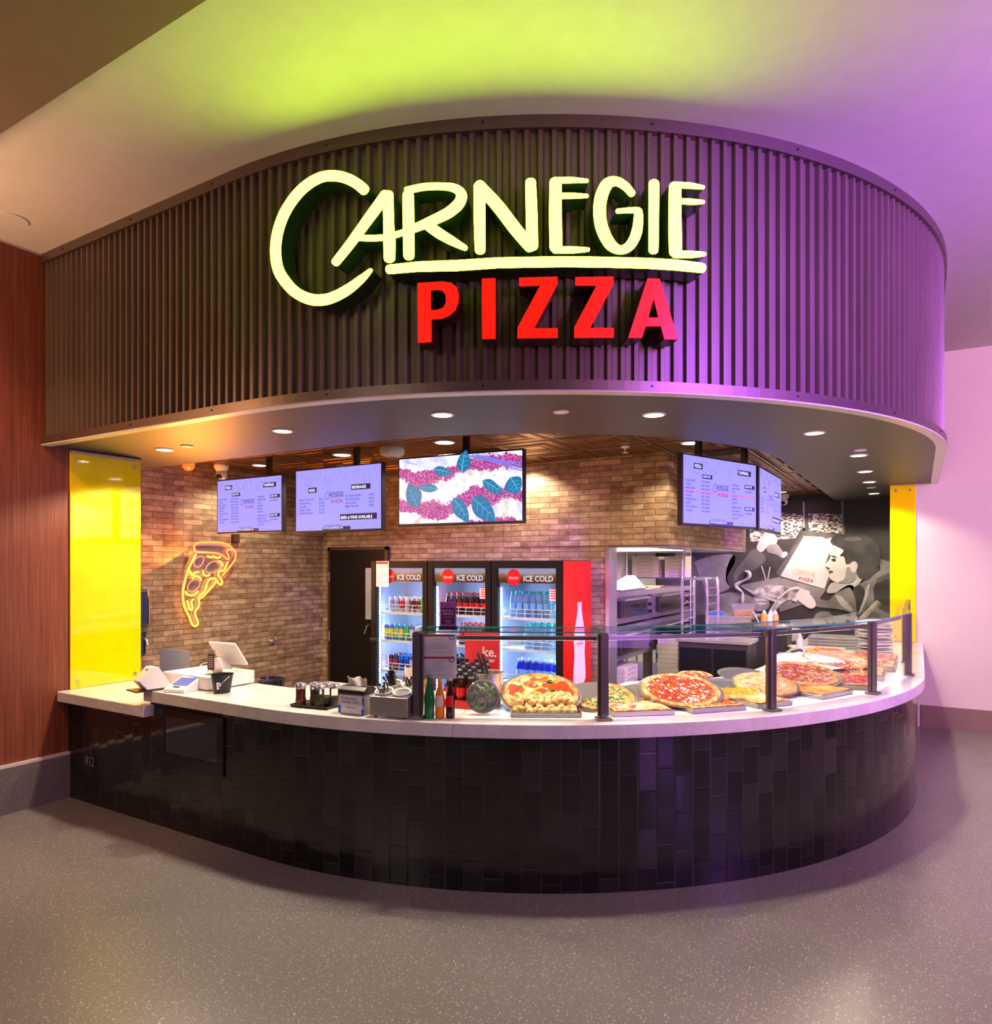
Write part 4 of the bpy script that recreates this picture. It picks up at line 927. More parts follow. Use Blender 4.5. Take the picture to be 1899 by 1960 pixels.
def pizza(name, label, loc, rz, r=None, wl=None, base='marg', top='plain', n=140, size=.008, tilt=0, arc=(0, 2*pi), group=None, disc=False, seed=1, basil=0, thick=.012):
    rnd = random.Random(seed); t = thing(name, label, 'pizza', loc, rz, group); t.rotation_euler = (tilt, 0, rz)
    nz_ = lambda x, y, k=1: noise.noise(Vector((x*22+seed*7, y*22, seed)))*.004*k+noise.noise(Vector((x*60, y*60, seed)))*.002*k
    if r:
        def prof(q): return thick*.6+(thick*1.15*math.exp(-((q-.93)/.05)**2) if q > .75 else 0) if q < .985 else thick*.9
        n_th, n_r = 56, 16; full = arc[1]-arc[0] > 6.2
        def grid(q1, lift):
            vs = []; fs = []
            k = n_th if full else n_th+1
            for j in range(n_r+1):
                q = max(.002, q1*j/n_r)
                for i in range(k):
                    a = arc[0]+(arc[1]-arc[0])*i/n_th; rr = r*q*(1+.02*noise.noise(Vector((cos(a)*2, sin(a)*2, seed))))
                    x, y = rr*cos(a), rr*sin(a); vs.append((x, y, prof(q)+lift+nz_(x, y)))
            for j in range(n_r):
                for i in range(n_th): fs.append((j*k+i, j*k+(i+1) % k, (j+1)*k+(i+1) % k, (j+1)*k+i))
            return vs, fs, k
        vs, fs, k = grid(1, 0); b = len(vs); vs += [(x, y, 0) for x, y, z in vs[-k:]]; m_ = n_r*k
        fs += [(m_+i, m_+(i+1) % k, b+(i+1) % k, b+i) for i in range(n_th)]
        if not full:
            for e in (0, n_th): 
                for j in range(n_r):
                    b0 = len(vs); p0, p1 = vs[j*k+e], vs[(j+1)*k+e]; vs += [(p0[0], p0[1], 0), (p1[0], p1[1], 0)]; fs.append((j*k+e, (j+1)*k+e, b0+1, b0))
        obj('crust', G().add(vs, fs), CR, t, smooth=True)
        vs, fs, k = grid(.86, .0022); obj('cheese', G().add(vs, fs), CH[base], t, smooth=True)
        def inside(R_):
            a = arc[0]+(arc[1]-arc[0])*R_.random(); q = r*.84*math.sqrt(R_.random()); return q*cos(a), q*sin(a)
        zf = lambda x, y: thick*.6+.003+nz_(x, y)
    else:
        w, l = wl; nx, ny = 26, 32
        def h(x, y):
            e = min(w/2-abs(x), l/2-abs(y)); return thick+(.006*math.exp(-((e-.012)/.009)**2))+nz_(x, y)
        def grid(ins, lift):
            vs = []; fs = []
            for j in range(ny+1):
                for i in range(nx+1):
                    x = -(w/2-ins)+(w-2*ins)*i/nx; y = -(l/2-ins)+(l-2*ins)*j/ny; vs.append((x, y, h(x, y)+lift))
            for j in range(ny):
                for i in range(nx): fs.append((j*(nx+1)+i, j*(nx+1)+i+1, (j+1)*(nx+1)+i+1, (j+1)*(nx+1)+i))
            return vs, fs
        vs, fs = grid(0, 0); ed = [i for i in range(nx+1)]+[(j+1)*(nx+1)-1 for j in range(1, ny+1)]+[ny*(nx+1)+i for i in range(nx-1, -1, -1)]+[j*(nx+1) for j in range(ny-1, 0, -1)]
        b = len(vs); vs += [(vs[i][0]*.99, vs[i][1]*.99, 0) for i in ed]; m_ = len(ed)
        fs += [(ed[i], b+i, b+(i+1) % m_, ed[(i+1) % m_]) for i in range(m_)]
        obj('crust', G().add(vs, fs), CR, t, smooth=True)
        vs, fs = grid(.018, .002); obj('cheese', G().add(vs, fs), CH[base], t, smooth=True)
        inside = lambda R_: ((R_.random()-.5)*(w-.04), (R_.random()-.5)*(l-.04)); zf = lambda x, y: h(x, y)+.001
    if TOP[top]:
        g = G(); chips(g, inside, n, TOP[top], size, zf, rnd, disc)
        tag(obj('toppings', g, [F[c] for c in TOP[top]], t), kind='stuff')
    if basil:
        for i in range(basil):
            x, y = inside(rnd); 
            if r: a = 2*pi*i/basil+.3; x, y = r*(.35+.25*(i % 2))*cos(a), r*(.35+.25*(i % 2))*sin(a)
            L_ = (.05 if r else .028)*(.8+.4*rnd.random()); pr = [(s_*L_-L_/2, sin(pi*s_)*L_*.30) for s_ in [k_/8 for k_ in range(9)]]+[(s_*L_-L_/2, -sin(pi*s_)*L_*.30) for s_ in [k_/8 for k_ in range(7, 0, -1)]]
            Mx = TR(x, y, zf(x, y)+.004) @ RZ(rnd.random()*6.3)
            obj('basil_leaf', G().prism([pr], lambda a_, b_: Mx @ Vector((a_, b_, abs(b_)*.5-abs(a_)*.25)), lambda a_, b_: Mx @ Vector((a_, b_, .0015+abs(b_)*.5-abs(a_)*.25))), F['leaf'], t, smooth=True)
    return t
def sheet(label, loc, rz, w=.34, l=.45):
    t = thing('sheet_pan', label, 'tray', loc, rz, 'metal sheet pans under the pizzas')
    g = G(); h = .022
    for (x0, x1, y0, y1) in ((-w/2, w/2, -l/2, -l/2+.003), (-w/2, w/2, l/2-.003, l/2), (-w/2, -w/2+.003, -l/2, l/2), (w/2-.003, w/2, -l/2, l/2)): g.box(x0, x1, y0, y1, 0, h)
    obj('pan', G().box(-w/2, w/2, -l/2, l/2, 0, .003), M['alu'], t); obj('wall', g, M['alu'], t)
    rim = G().tube([(-w/2, -l/2, h), (w/2, -l/2, h), (w/2, l/2, h), (-w/2, l/2, h)], .004, 6, closed=True); obj('rolled_rim', rim, M['alu'], t)
def rpan(label, loc, r, tilt=0, rz=0, mat='alu', name='round_pan', cat='pan'):
    t = thing(name, label, cat, loc, rz); t.rotation_euler = (tilt, 0, rz)
    obj('plate', G().lathe([(.0001, 0), (r*.88, 0), (r*.90, .001), (r*.90, .004), (.0001, .004)], 48), M[mat] if isinstance(mat, str) else mat, t, smooth=True)
    obj('rim', G().lathe([(r*.89, .001), (r, .012), (r*1.01, .012), (r*.90, -.001)], 48), M['alu'] if mat != 'white' else M['white'], t, smooth=True)
def onarc(px, rad):
    """point on a circle of radius rad about the stall centre seen at column px"""
    s_, _ = SP(px, 1000, rad-R0); x, y = pt(s_, rad-R0); return x, y, tang(x, y)
# front trays, left to right
TR_ = [(1207, 'marg', 'marg', 26, .010, 'rectangular margherita pizza with basil on tray right of second guard post', 5, 5),
       (1336, 'red', 'veg', 260, .0075, 'rectangular pizza topped with tomato and spinach at the counter front', 6, 0),
       (1432, 'white', 'plain', 0, .01, 'pale white-cheese rectangular pizza left of the third guard post', 7, 0),
       (1543, 'cheese', 'plain', 0, .01, 'golden cheese rectangular pizza right of the third guard post', 8, 0)]
for px, ba, to, n_, sz, lb, sd, bs in TR_:
    w = .335 if px != 1432 else .25
    x, y, a = onarc(px, 3.07)
    if px == 1543: x, y, a = onarc(px, 3.05)
    sheet('metal sheet pan under the '+lb.split(' pizza')[0].replace('rectangular ', '')+' pizza', (x, y, CT), a, w+.02, .44)
    pizza('rectangular_pizza', lb, (x, y, CT+.004), a, wl=(w, .42), base=ba, top=to, n=n_, size=sz, seed=sd, basil=bs, thick=.026, group='rectangular pizzas on sheet pans')
# garlic knots
x, y, a = onarc(1042, 3.10)
KX, KY = x, y
sheet('metal sheet pan piled with garlic knots', (x, y, CT), a, .39, .38)
km = m_food('garlic_knot_dough', [(.42,.17,.04), (.70,.48,.18), (.85,.72,.42)], 34, .28); kg = F['green']
def knot(seed):
    rnd = random.Random(seed); g = G()
    for k, (dx, dy, dz, r_) in enumerate([(-.017, 0, 0, .025), (.017, .003, 0, .025), (0, .006, .014, .023), (0, -.012, .004, .022)]):
        n_ = 9; pr = [(max(.0001, r_*sin(pi*i/7)), -r_*cos(pi*i/7)*.85) for i in range(8)]
        g.lathe(pr, 12, (dx+(rnd.random()-.5)*.006, dy, dz+.020))
    m_ = G()
    for i in range(10): a_ = rnd.random()*6.3; q = .02*rnd.random(); m_.box(q*cos(a_)-.0015, q*cos(a_)+.0015, q*sin(a_)-.001-.012, q*sin(a_)+.001-.012, .046-q*.3, .048-q*.3)
    return g, m_
kprot = []
kn = 0
for lay, (nx, ny) in enumerate(((6, 5), (6, 3))):
    for j in range(ny):
        for i in range(nx):
            lx = (i-(nx-1)/2)*(.060 if not lay else .057)+random.uniform(-.004, .004); ly = (j-(ny-1)/2)*.064+random.uniform(-.004, .004)+(.01 if lay else 0)
            x_, y_ = KX+lx*cos(a)-ly*sin(a), KY+lx*sin(a)+ly*cos(a); loc = (x_, y_, CT+.004+lay*.036)
            lab = 'baked garlic knot, %s column, %s row from the front, %s layer' % (ORD2[i], ['first', 'second', 'third', 'fourth', 'fifth'][j], ['bottom', 'top'][lay])
            if len(kprot) < 3:
                gg, mm = knot(40+len(kprot)); t = thing('garlic_knot', lab, 'garlic knot', loc, random.random()*6, 'garlic knots piled on the sheet pan')
                obj('dough', gg, km, t, smooth=True); tag(obj('herbs', mm, kg, t), kind='stuff'); kprot.append(t)
            else: dup(kprot[kn % 3], loc, random.random()*6, lab)
            kn += 1
# round pizzas behind
def at(px, py, z): p = P(px, py, z); return (p.x, p.y, z), tang(p.x, p.y)
def rp(px, py, z, r, lb, tilt=10, arc=(0, 2*pi), pan=None, pl='alu', pr=None, dz=0, **k):
    (x, y, z), a = at(px, py, z)
    a = PHI*1.0 if tilt else a
    if pan: rpan(pan, (x, y, z-.006), (pr or r*1.08), radians(tilt), PHI, pl)
    return pizza('round_pizza', lb, (x, y, z+dz), PHI, r=r, tilt=radians(tilt), arc=arc, **k)
rp(1034, 1329, .985, .225, 'large round margherita pizza with basil behind the garlic knots', 21, pan='round metal pan under the large margherita pizza', base='marg', top='marg', n=16, size=.034, disc=True, seed=11, basil=8)
rp(1150, 1335, .955, .20, 'round pizza topped with spinach and mushrooms behind the second guard post', 12, pan='round metal pan under the spinach mushroom pizza', pr=.235, base='cheese', top='spin', n=420, size=.0065, seed=12, arc=(-2.6, 1.3))
rp(1240, 1330, .955, .20, 'two thirds of a plain pale cheese pizza on a grey pan', 12, pan='large dull grey round pan half filled with cheese pizza', pr=.215, base='ham', top='ham', n=30, size=.009, seed=13, arc=(-pi, .15), dz=.004)
rp(1302, 1322, .985, .235, 'large round bacon pizza with white drizzle, highest in the case centre', 14, pan='round pan under the large bacon pizza', base='red', top='bacon', n=420, size=.009, seed=14)
rp(1332, 1301, 1.02, .13, 'small piece of bacon pizza behind the large bacon pizza', 10, base='red', top='bacon', n=110, size=.009, seed=15, arc=(.3, 2.6))
rp(1392, 1321, .95, .195, 'orange chicken pizza, front half only, on a round pan', 10, pan='round metal pan with the half orange chicken pizza', pr=.215, base='orange', top='chick', n=120, size=.009, seed=16, arc=(-pi, .1), dz=.004)
p, _ = at(1420, 1293, .95); rpan('pale empty round pan left of the third guard post', p, .17, radians(8), PHI, 'alu')
rp(1464, 1311, .965, .195, 'round ham and cheese pizza behind the third guard post', 12, pan='round pan under the ham and cheese pizza', base='ham', top='ham', n=60, size=.012, seed=17)
rp(1537, 1291, .985, .23, 'round meat pizza in the centre of the right case section', 12, pan='round pan under the meat pizza', base='meat', top='meat', n=300, size=.009, seed=18)
p, _ = at(1545, 1268, 1.0); rpan('oval white platter behind the meat pizza', p, .27, radians(6), PHI, 'white', 'platter', 'platter')
rp(1600, 1264, 1.0, .25, 'round pink salami pizza toward the back right', 8, base='ham', top='ham', n=110, size=.013, seed=19)
rp(1612, 1285, .95, .15, 'slices of vegetable pizza right of the meat pizza', 6, base='white', top='sup', n=130, size=.008, seed=20, arc=(-2.8, .6))
rp(1582, 1251, 1.01, .16, 'small orange pepperoni pizza at the back of the case', 8, base='orange', top='pepr', n=22, size=.018, disc=True, seed=21)
rp(1520, 1262, .95, .14, 'thin slices at the very back beside the squeeze bottle', 4, base='orange', top='plain', seed=22, arc=(.2, 2.9))
# rectangular meat pizzas to the right
for px, rad, w, l, ba, to, lb, sd, z in [(1612, 2.98, .30, .42, 'meat', 'meat', 'rectangular meat pizza at the front between third and fourth posts', 31, CT+.004),
        (1652, 2.86, .28, .30, 'red', 'onion', 'dark red pepperoni rectangular pizza left of the fourth guard post', 32, CT+.06)]:
    x, y, a = onarc(px, rad)
    if z < .93: sheet('metal sheet pan under the rectangular meat pizza', (x, y, CT), a, w+.02, l+.02)
    pizza('rectangular_pizza', lb, (x, y, z), a, wl=(w, l), base=ba, top=to, n=240, size=.010, seed=sd, thick=.026, group='rectangular pizzas on sheet pans')
for k, (u, v, to, ba, lb) in enumerate([(-.46, 5.52, 'onion', 'red', 'red pepperoni rectangular pizza nearest the fourth post in the right row'), (-.40, 6.02, 'mush', 'white', 'mushroom rectangular pizza second in the right row'), (-.34, 6.55, 'sup', 'white', 'olive and pepper rectangular pizza third in the right row'), (-.34, 7.06, 'meat', 'orange', 'meat rectangular pizza farthest in the right row')]):
    a_ = pi/2
    sheet('metal sheet pan under the '+lb.replace('rectangular ', '').replace(' in the right row', ' at right'), (u, v, CT), a_, .45, .36)
    pizza('rectangular_pizza', lb, (u, v, CT+.004), a_, wl=(.43, .34), base=ba, top=to, n=230, size=.011, seed=50+k, thick=.030, group='rectangular pizzas on sheet pans')
# stack of plates
for k in range(13):
    t = tag(obj('plate', G().lathe([(.0001, 0), (.09, 0), (.15, .012), (.154, .021), (.09, .009), (.0001, .008)], 36), M['white'], smooth=True), 'white plate, number %s from the bottom of the leaning stack' % ['one', 'two', 'three', 'four', 'five', 'six', 'seven', 'eight', 'nine', 'ten', 'eleven', 'twelve', 'thirteen'][k], 'plate', 'white plates stacked by the yellow panel')
    t.location = (-.36+.006*sin(k*2), 7.62, CT+k*.0235); t.rotation_euler = (radians(4*sin(k*1.7)), radians(3*cos(k*1.3)), 0)
# squeeze bottle, boards and pans at the back
def squeeze(px, py, z, c, label, h=.17):
    p = P(px, py, z); t = thing('squeeze_bottle', label, 'bottle', p, 0, 'squeeze bottles')
    r = h*.19
    obj('body', G().lathe([(r*.9, 0), (r, .008), (r, h*.66), (r*.6, h*.78), (r*.5, h*.8)], 18), c, t, smooth=True); obj('nozzle', G().lathe([(r*.62, h*.78), (r*.6, h*.84), (r*.2, h), (.0001, h)], 14), M['white'], t, smooth=True)
squeeze(1531, 1245, CT, M['white'], 'white squeeze bottle at the back of the right case')
# ------------------------------------------------------------------ left counter items
def PC(px, py, z=CT): p = P(px, py, z); return (p.x, p.y, z)
# receipt printer
x, y, z = PC(292, 1320); t = thing('receipt_printer', 'white slanted receipt printer at the left end of the long counter', 'printer', (x, y, z), radians(80))
obj('base_plate', G().box(-.13, .09, -.06, .10, 0, .008), plain((.05,.03,.025), .3), t)
pr = [(-.11, .095), (-.055, .15), (-.02, .155), (.095, .035), (.095, .01), (-.05, .01)]
obj('body', G().prism([[(-.10,.065),(-.02,.155),(.02,.155),(.10,.03),(.09,.012),(-.055,.012)]], lambda a_, b_: (a_, .06, b_), lambda a_, b_: (a_, -.05, b_)), M['white'], t, bev=.006)
obj('paper_slot', G().box(-.02, .02, -.002, .002, 0, .002).xf(TR(-.036, 0, .1385) @ RY(radians(-48)) @ RZ(pi/2)), M['black'], t)
# payment terminal
x, y, z = PC(350, 1322); t = thing('payment_terminal', 'white payment terminal with a lit blue screen facing out', 'payment terminal', (x, y, z), radians(12))
obj('body', G().prism([[(-.08,.0),(.10,.0),(.10,.075),(.085,.085),(-.08,.02)]], lambda a_, b_: (.085, a_, b_), lambda a_, b_: (-.085, a_, b_)), M['white'], t, bev=.006)
Mx = TR(0, .012, .058) @ RX(radians(21.5))
dsp = obj('display', G().box(-.065, .065, -.045, .050, 0, .002).xf(Mx), glow((.05, .16, .75), .9, 'blue_display'), t)
l1, l2 = logo2d(.055, .45); obj('logo_word', G().join(l1).xf(Mx @ TR(0, .010, .003)), M['black'], dsp, fix=False); obj('logo_word', G().join(l2).xf(Mx @ TR(0, .008, .003)), inkr, dsp, fix=False)
obj('card_slot', G().box(-.03, .02, -.073, -.062, 0, .003).xf(Mx), M['black'], t)
cb = [(.0, .10, .02), (-.10, .06, .006), (-.13, -.03, .005), (-.06, -.09, .005), (-.03, -.06, .01)]
obj('cable', G().tube(smooth([Vector(q) for q in cb], 5), .003, 6), M['white'], t, smooth=True)
# cash drawer, till tablet
t = thing('cash_drawer', 'white cash drawer box under the till tablet', 'cash drawer', (-4.30, 3.19, CT), 0)
obj('case', G().box(-.25, .25, -.19, .19, .006, .092), M['white'], t, bev=.004); obj('drawer_front', G().box(-.235, .235, -.1925, -.19, .015, .082), M['white'], t); obj('foot', G().box(-.23, .23, -.17, .17, 0, .008), M['black'], t)
x, y, z = -4.22, 3.22, CT+.093
t = thing('till_tablet', 'white till tablet seen from behind on its stand above the cash drawer', 'tablet', (x, y, z), radians(4))
Mt = TR(.05, .03, .125) @ RX(radians(36))
obj('tablet', G().box(-.13, .13, -.008, .008, -.10, .10).xf(Mt), M['white'], t, bev=.006); obj('screen', G().box(-.12, .12, .008, .0095, -.09, .09).xf(Mt), M['black'], t)
obj('stand', G().prism([[(-.07, 0), (.05, 0), (.055, .02), (.03, .10), (-.01, .10)]], lambda a_, b_: (a_+.02, .05-b_*.4, b_), lambda a_, b_: (a_+.02, -.03-b_*.4, b_)), plain((.62,.60,.60), .35, .2, 'light_grey'), t, bev=.005)
obj('cable', G().tube(smooth([Vector(q) for q in ((-.02, -.02, .02), (-.09, -.01, .05), (-.15, -.02, .045), (-.19, -.04, .0))], 5), .0035, 6), M['white'], t, smooth=True)
obj('card_reader', G().lathe([(.0001, 0), (.03, 0), (.036, .012), (.03, .022), (.0001, .024)], 18).xf(TR(.12, -.03, 0) @ Matrix.Diagonal((1.5, 1, 1, 1))), M['white'], t, smooth=True)
# bucket with a P and table card
x, y, z = PC(425, 1325); t = thing('small_bucket', 'small dark bucket with a white letter P and wire handle', 'bucket', (x, y, z), PHI*.3)
obj('pail', G().lathe([(.0001, .002), (.052, .0), (.070, .118), (.074, .120), (.074, .124), (.066, .120), (.050, .006), (.0001, .006)], 28), plain((.018,.018,.022), .4, .3, 'dark_metal'), t, smooth=True)
g = G(); text_on(g, 'P', -.05, .03, .06, bold=.05); g.v = [((.0535+.15*z_)*cos(radians(-80)+(x_+.05)*15), (.0535+.15*z_)*sin(radians(-80)+(x_+.05)*15), z_) for x_, _, z_ in g.v]; obj('letter', g, M['white'], t, fix=False)
obj('handle', G().tube(smooth([Vector(q) for q in ((.072, -.01, .112), (.066, -.055, .085), (.045, -.08, .045), (.072, -.05, .03))], 6)[:-4], .0022, 6), M['steel'], t, smooth=True)
x, y, z = PC(425, 1292, CT+.093); t = thing('table_card', 'narrow clear stand holding a brown printed card behind the bucket', 'card holder', (-4.14, 3.09, CT+.0925), PHI*.5)
obj('holder', G().box(-.03, .03, -.003, .003, 0, .17), M['plastic'], t); obj('foot', G().box(-.035, .035, -.03, .03, 0, .004), M['plastic'], t)
cd = obj('card', G().box(-.025, .025, -.005, -.003, .03, .14), plain((.10,.025,.02), .4), t)
g = G(); [rect(g, -.018, .018, .05+.014*k, .056+.014*k, -.006) for k in range(6)]; obj('print', g, plain((.6,.5,.45), .5), cd)
# splash panel, faucet, soap dispensers seen past the yellow panel
a = P(268, 1312, .80); b = P(328, 1308, .80)
t = thing('splash_panel', 'frosted blue-grey acrylic panel standing by the sink at left', 'panel', (-5.28, 3.62, 0), 0)
obj('sheet', G().box(-.25, .155, 0, .006, .80, 1.045), plain((.20,.24,.38), .25, 0, 'acrylic_blue'), t, bev=.01); obj('foot', G().box(-.25, .15, -.01, .016, .77, .80), M['steel'], t)
t = thing('sink_counter', 'steel sink counter behind the low counter, mostly hidden', 'sink', (-5.6, 3.85, 0)); obj('basin', G().box(-.35, .5, -.33, .35, .70, .77), M['steel'], t); obj('cabinet', G().box(-.35, .5, -.30, .35, 0, .70), M['black2'], t)
p = PU(276, 1240, -5.85); t = thing('faucet', 'curved steel faucet beside the left yellow panel', 'faucet', (-5.90, p.y, .77))
fz = p.z-.77+.02
obj('spout', G().tube(smooth([Vector(q) for q in ((0,0,0), (0,0,fz), (.02,.0,fz+.05), (.07,.0,fz+.06), (.10,.0,fz+.02), (.105,.0,fz-.02))], 5), .010, 8), M['steelb'], t, smooth=True); obj('base', G().cyl((0,0,0), .025, .03), M['steelb'], t)
for px0, px1, py0, py1, c2, lb in ((262, 283, 1128, 1196, (.85,.30,.02), 'dark blue wall dispenser with orange edge beside the yellow panel'), (262, 275, 1206, 1256, (.02,.03,.06), 'small black dispenser below the blue one')):
    a = PU(px0, py0, -5.90); b = PU(px1, py1, -5.90); t = thing('soap_dispenser', lb, 'dispenser', (-5.953, (a.y+b.y)/2, b.z), 0)
    w = abs(b.y-a.y)/2; h = a.z-b.z
    obj('body', G().box(0, .09, -w, w*.92, 0, h), plain((.012,.025,.06), .3), t, bev=.02); obj('edge', G().box(.0, .085, w*.9, w, .02, h-.02), plain(c2, .35), t, bev=.006)
p = PC(489, 1310, .60); t = thing('waste_bin', 'black bin with liner behind the cash drawer', 'bin', (-4.02, 3.50, 0))
obj('bin', G().lathe([(.0001, 0), (.06, 0), (.085, .90), (.09, .92), (.08, .90), (.05, .02), (.0001, .02)], 24), M['black'], t, smooth=True)
obj('liner', G().lathe([(.089, .85), (.096, .93), (.08, .935), (.07, .88)], 24), plain((.02,.02,.022), .15), t)
# shakers on their tray
x0, y0, _ = PC(604, 1352); ra = tang(x0, y0)+.05
t = thing('shaker_tray', 'black plastic tray holding the spice shakers', 'tray', (x0, y0, CT), ra)
obj('base', G().box(-.13, .13, -.065, .075, 0, .006), M['black'], t, bev=.003); obj('rim', G().tube([(-.13,-.065,.012), (.13,-.065,.012), (.13,.075,.012), (-.13,.075,.012)], .006, 6, closed=True), M['black'], t)
shm = [m_food('chili_flakes', [(.10,.01,.005), (.38,.05,.015), (.62,.22,.06)], 160, .6), m_food('ground_pepper', [(.06,.04,.035), (.18,.13,.11), (.30,.24,.20)], 160, .6), m_food('oregano', [(.04,.05,.015), (.12,.13,.035), (.22,.22,.08)], 160, .6), m_food('parmesan', [(.75,.66,.45), (.85,.78,.6)], 120, .6)]
glj = glassy('jar_glass', (.96,.97,.97), 1.3, .02)
for k, (dx, dy, m_, lb, fl) in enumerate([(-.085, -.028, 0, 'glass shaker filled with red chili flakes', .85), (-.020, .022, 1, 'glass shaker filled with dark ground pepper', .8), (.048, -.028, 2, 'glass shaker filled with green oregano', .62), (.05, .040, 3, 'back shaker with pale cheese, left of the two', .4), (.112, .032, 1, 'back shaker nearest the napkin box', .5)]):
    t = thing('spice_shaker', lb, 'shaker', (x0+dx*cos(ra)-dy*sin(ra), y0+dx*sin(ra)+dy*cos(ra), CT+.007), 0, 'spice shakers on the black tray')
    obj('jar', G().lathe([(.0001, 0), (.030, 0), (.032, .005), (.032, .035), (.029, .055), (.030, .11)], 12), glj, t, smooth=True)
    obj('spice', G().lathe([(.0001, .004), (.028, .004), (.029, .03), (.027, .055), (.028, .11*fl), (.0001, .11*fl+.004)], 12), shm[m_], t, smooth=True)
    obj('cap', G().lathe([(.033, .105), (.034, .120), (.026, .132), (.0001, .138)], 20), M['steelb'], t, smooth=True)
# napkin dispenser with hand-written note
x, y, z = PC(670, 1368); a = tang(x, y)-.1
t = thing('napkin_dispenser', 'napkin dispenser with a hand-written note taped on its front', 'napkin dispenser', (x, y+.06, z), a)
obj('body', G().box(-.085, .085, -.055, .055, 0, .115), plain((.45,.44,.47), .3, .6, 'brushed_grey'), t, bev=.004)
obj('lid', G().prism([[(-.060, .112), (.060, .112), (.060, .135), (.03, .155), (-.03, .155), (-.060, .135)]], lambda a_, b_: (.088, a_, b_), lambda a_, b_: (-.088, a_, b_)), M['black'], t, bev=.006)
nv = []; 
nt = obj('note', G().box(-.078, .078, -.0575, -.056, .008, .108), plain((.74,.72,.82), .6), t)
g = G()
for st, xx, zz, s_ in (('PLEASE LEAVE', -.073, .083, .020), ('SHAKERS HERE!!', -.073, .062, .020), ('Thank You!', -.04, .036, .016), (':)', -.003, .014, .016)): text_on(g, st, xx, zz, s_, -.0582, shear=.12, sx=.9)
obj('handwriting', g, plain((.02,.02,.20), .5, 0, 'blue_ink_line'), nt, fix=False)
obj('blue_tape', G().box(-.088, -.072, -.059, -.0576, .005, .05).box(.070, .088, -.059, -.0576, .005, .035).box(.075, .088, -.059, -.0576, .06, .10), plain((.02,.10,.65), .5, 0, 'blue_tape_'), nt)
g = G(); vs = []; fs = []
for i in range(9):
    for j in range(6):
        u_ = -.065+.13*i/8; h_ = .15+.05*j/5; vs.append((u_*(1+.12*j/5)-.012*j/5, .012*sin(i*1.1+j*.5)+.010*j/5, h_+.006*sin(i*1.7)*(j/5)))
for i in range(8):
    for j in range(5): fs.append((i*6+j, (i+1)*6+j, (i+1)*6+j+1, i*6+j+1))
g.add(vs, fs); g.add([(p_[0], p_[1]+.006, p_[2]-.008) for p_ in vs], fs)
tag(obj('paper_napkin', g, plain((.82,.78,.78), .7, 0, 'tissue'), t, smooth=True))
# steel cutlery caddy
x, y, z = PC(737, 1374); a = tang(x, y)-.05
t = thing('cutlery_caddy', 'steel cutlery caddy with four white cups of black cutlery', 'caddy', (x, y+.11, z), a)
g = G(); w, d, h = .115, .115, .135
g.add([(-w,-d,.01), (w,-d,.01), (w,d,.01), (-w,d,.01), (-w,-d,h*.86), (w,-d,h*.86), (w,d,h*1.25), (-w,d,h*1.25)], [(0,3,2,1), (0,1,5,4), (1,2,6,5), (2,3,7,6), (3,0,4,7), (4,5,6,7)])
obj('case', g, M['steel'], t, bev=.003)
for sx_ in (-1, 1):
    for sy_ in (-1, 1): obj('foot', G().cyl((sx_*.09, sy_*.09, 0), .01, .012, 10), M['black'], t)
import itertools
for sx_, sy_ in itertools.product((-1, 1), (-1, 1)):
    cx_, cy_ = sx_*.055, sy_*.055; hz = .1425+cy_*.23
    Mx = TR(cx_, cy_, hz) @ RX(radians(13))
    obj('cup', G().lathe([(.044, -.03), (.046, .003), (.053, .008), (.053, .012), (.045, .010), (.041, -.028), (.0001, -.03)], 26).xf(Mx), M['white'], t, smooth=True)
    if (sx_, sy_) != (1, -1):
        g = G(); n_ = 26 if (sx_, sy_) == (-1, 1) else 7; hh = .075 if (sx_, sy_) == (-1, 1) else .045
        rnd = random.Random(9+sx_+2*sy_)
        for i in range(n_):
            q = rnd.random()*.030; b_ = rnd.random()*6.3; x_, y_ = q*cos(b_), q*sin(b_); le = hh*(.75+.4*rnd.random()); ti = Vector((x_*.5+rnd.uniform(-.01,.01), y_*.4+rnd.uniform(-.01,.01), 0))
            g.tube([(x_, y_, -.02), (x_+ti.x*.5, y_+ti.y*.5, le*.55), (x_+ti.x, y_+ti.y, le)], [.0035, .004, .0075], 5)
        tag(obj('black_cutlery', g.xf(Mx), M['black'], t, smooth=True), kind='stuff')
# stacked cups and wrapped straws behind the caddy
for i, (px_, lb) in enumerate([(762, 'stack of clear plastic cups behind the cutlery caddy')]):
    x, y, z = PC(px_, 1345, CT); t = thing('cup_stack', lb, 'cups', (x, y+.02, z))
    obj('cup', G().lathe([(.028, 0), (.038, .12)], 18), M['plastic'], t, smooth=True)
    for k in range(5): obj('cup', G().lathe([(.036, .12+k*.009), (.039, .126+k*.009), (.0385, .128+k*.009)], 18), M['plastic'], t)
    g = G(); g2 = G()
t = thing('straw_holder', 'bunch of white paper-wrapped straws behind the cutlery caddy', 'straws', (-1.03+.0, 0, 0)); x, y, z = PC(782, 1345); t.location = (x, y+.03, z)
obj('holder', G().lathe([(.0001, 0), (.035, 0), (.04, .09), (.037, .09), (.033, .004), (.0001, .004)], 18), M['white'], t, smooth=True)
g = G(); rnd = random.Random(4)
for i in range(22):
    q = .026*rnd.random(); b_ = 6.3*rnd.random(); g.tube([(q*cos(b_), q*sin(b_), .006), (q*cos(b_)*2.2+.01, q*sin(b_)*2, .20+.02*rnd.random())], .0035, 5)
tag(obj('straws', g, plain((.85,.72,.66), .6, 0, 'paper_wrap'), t), kind='stuff')
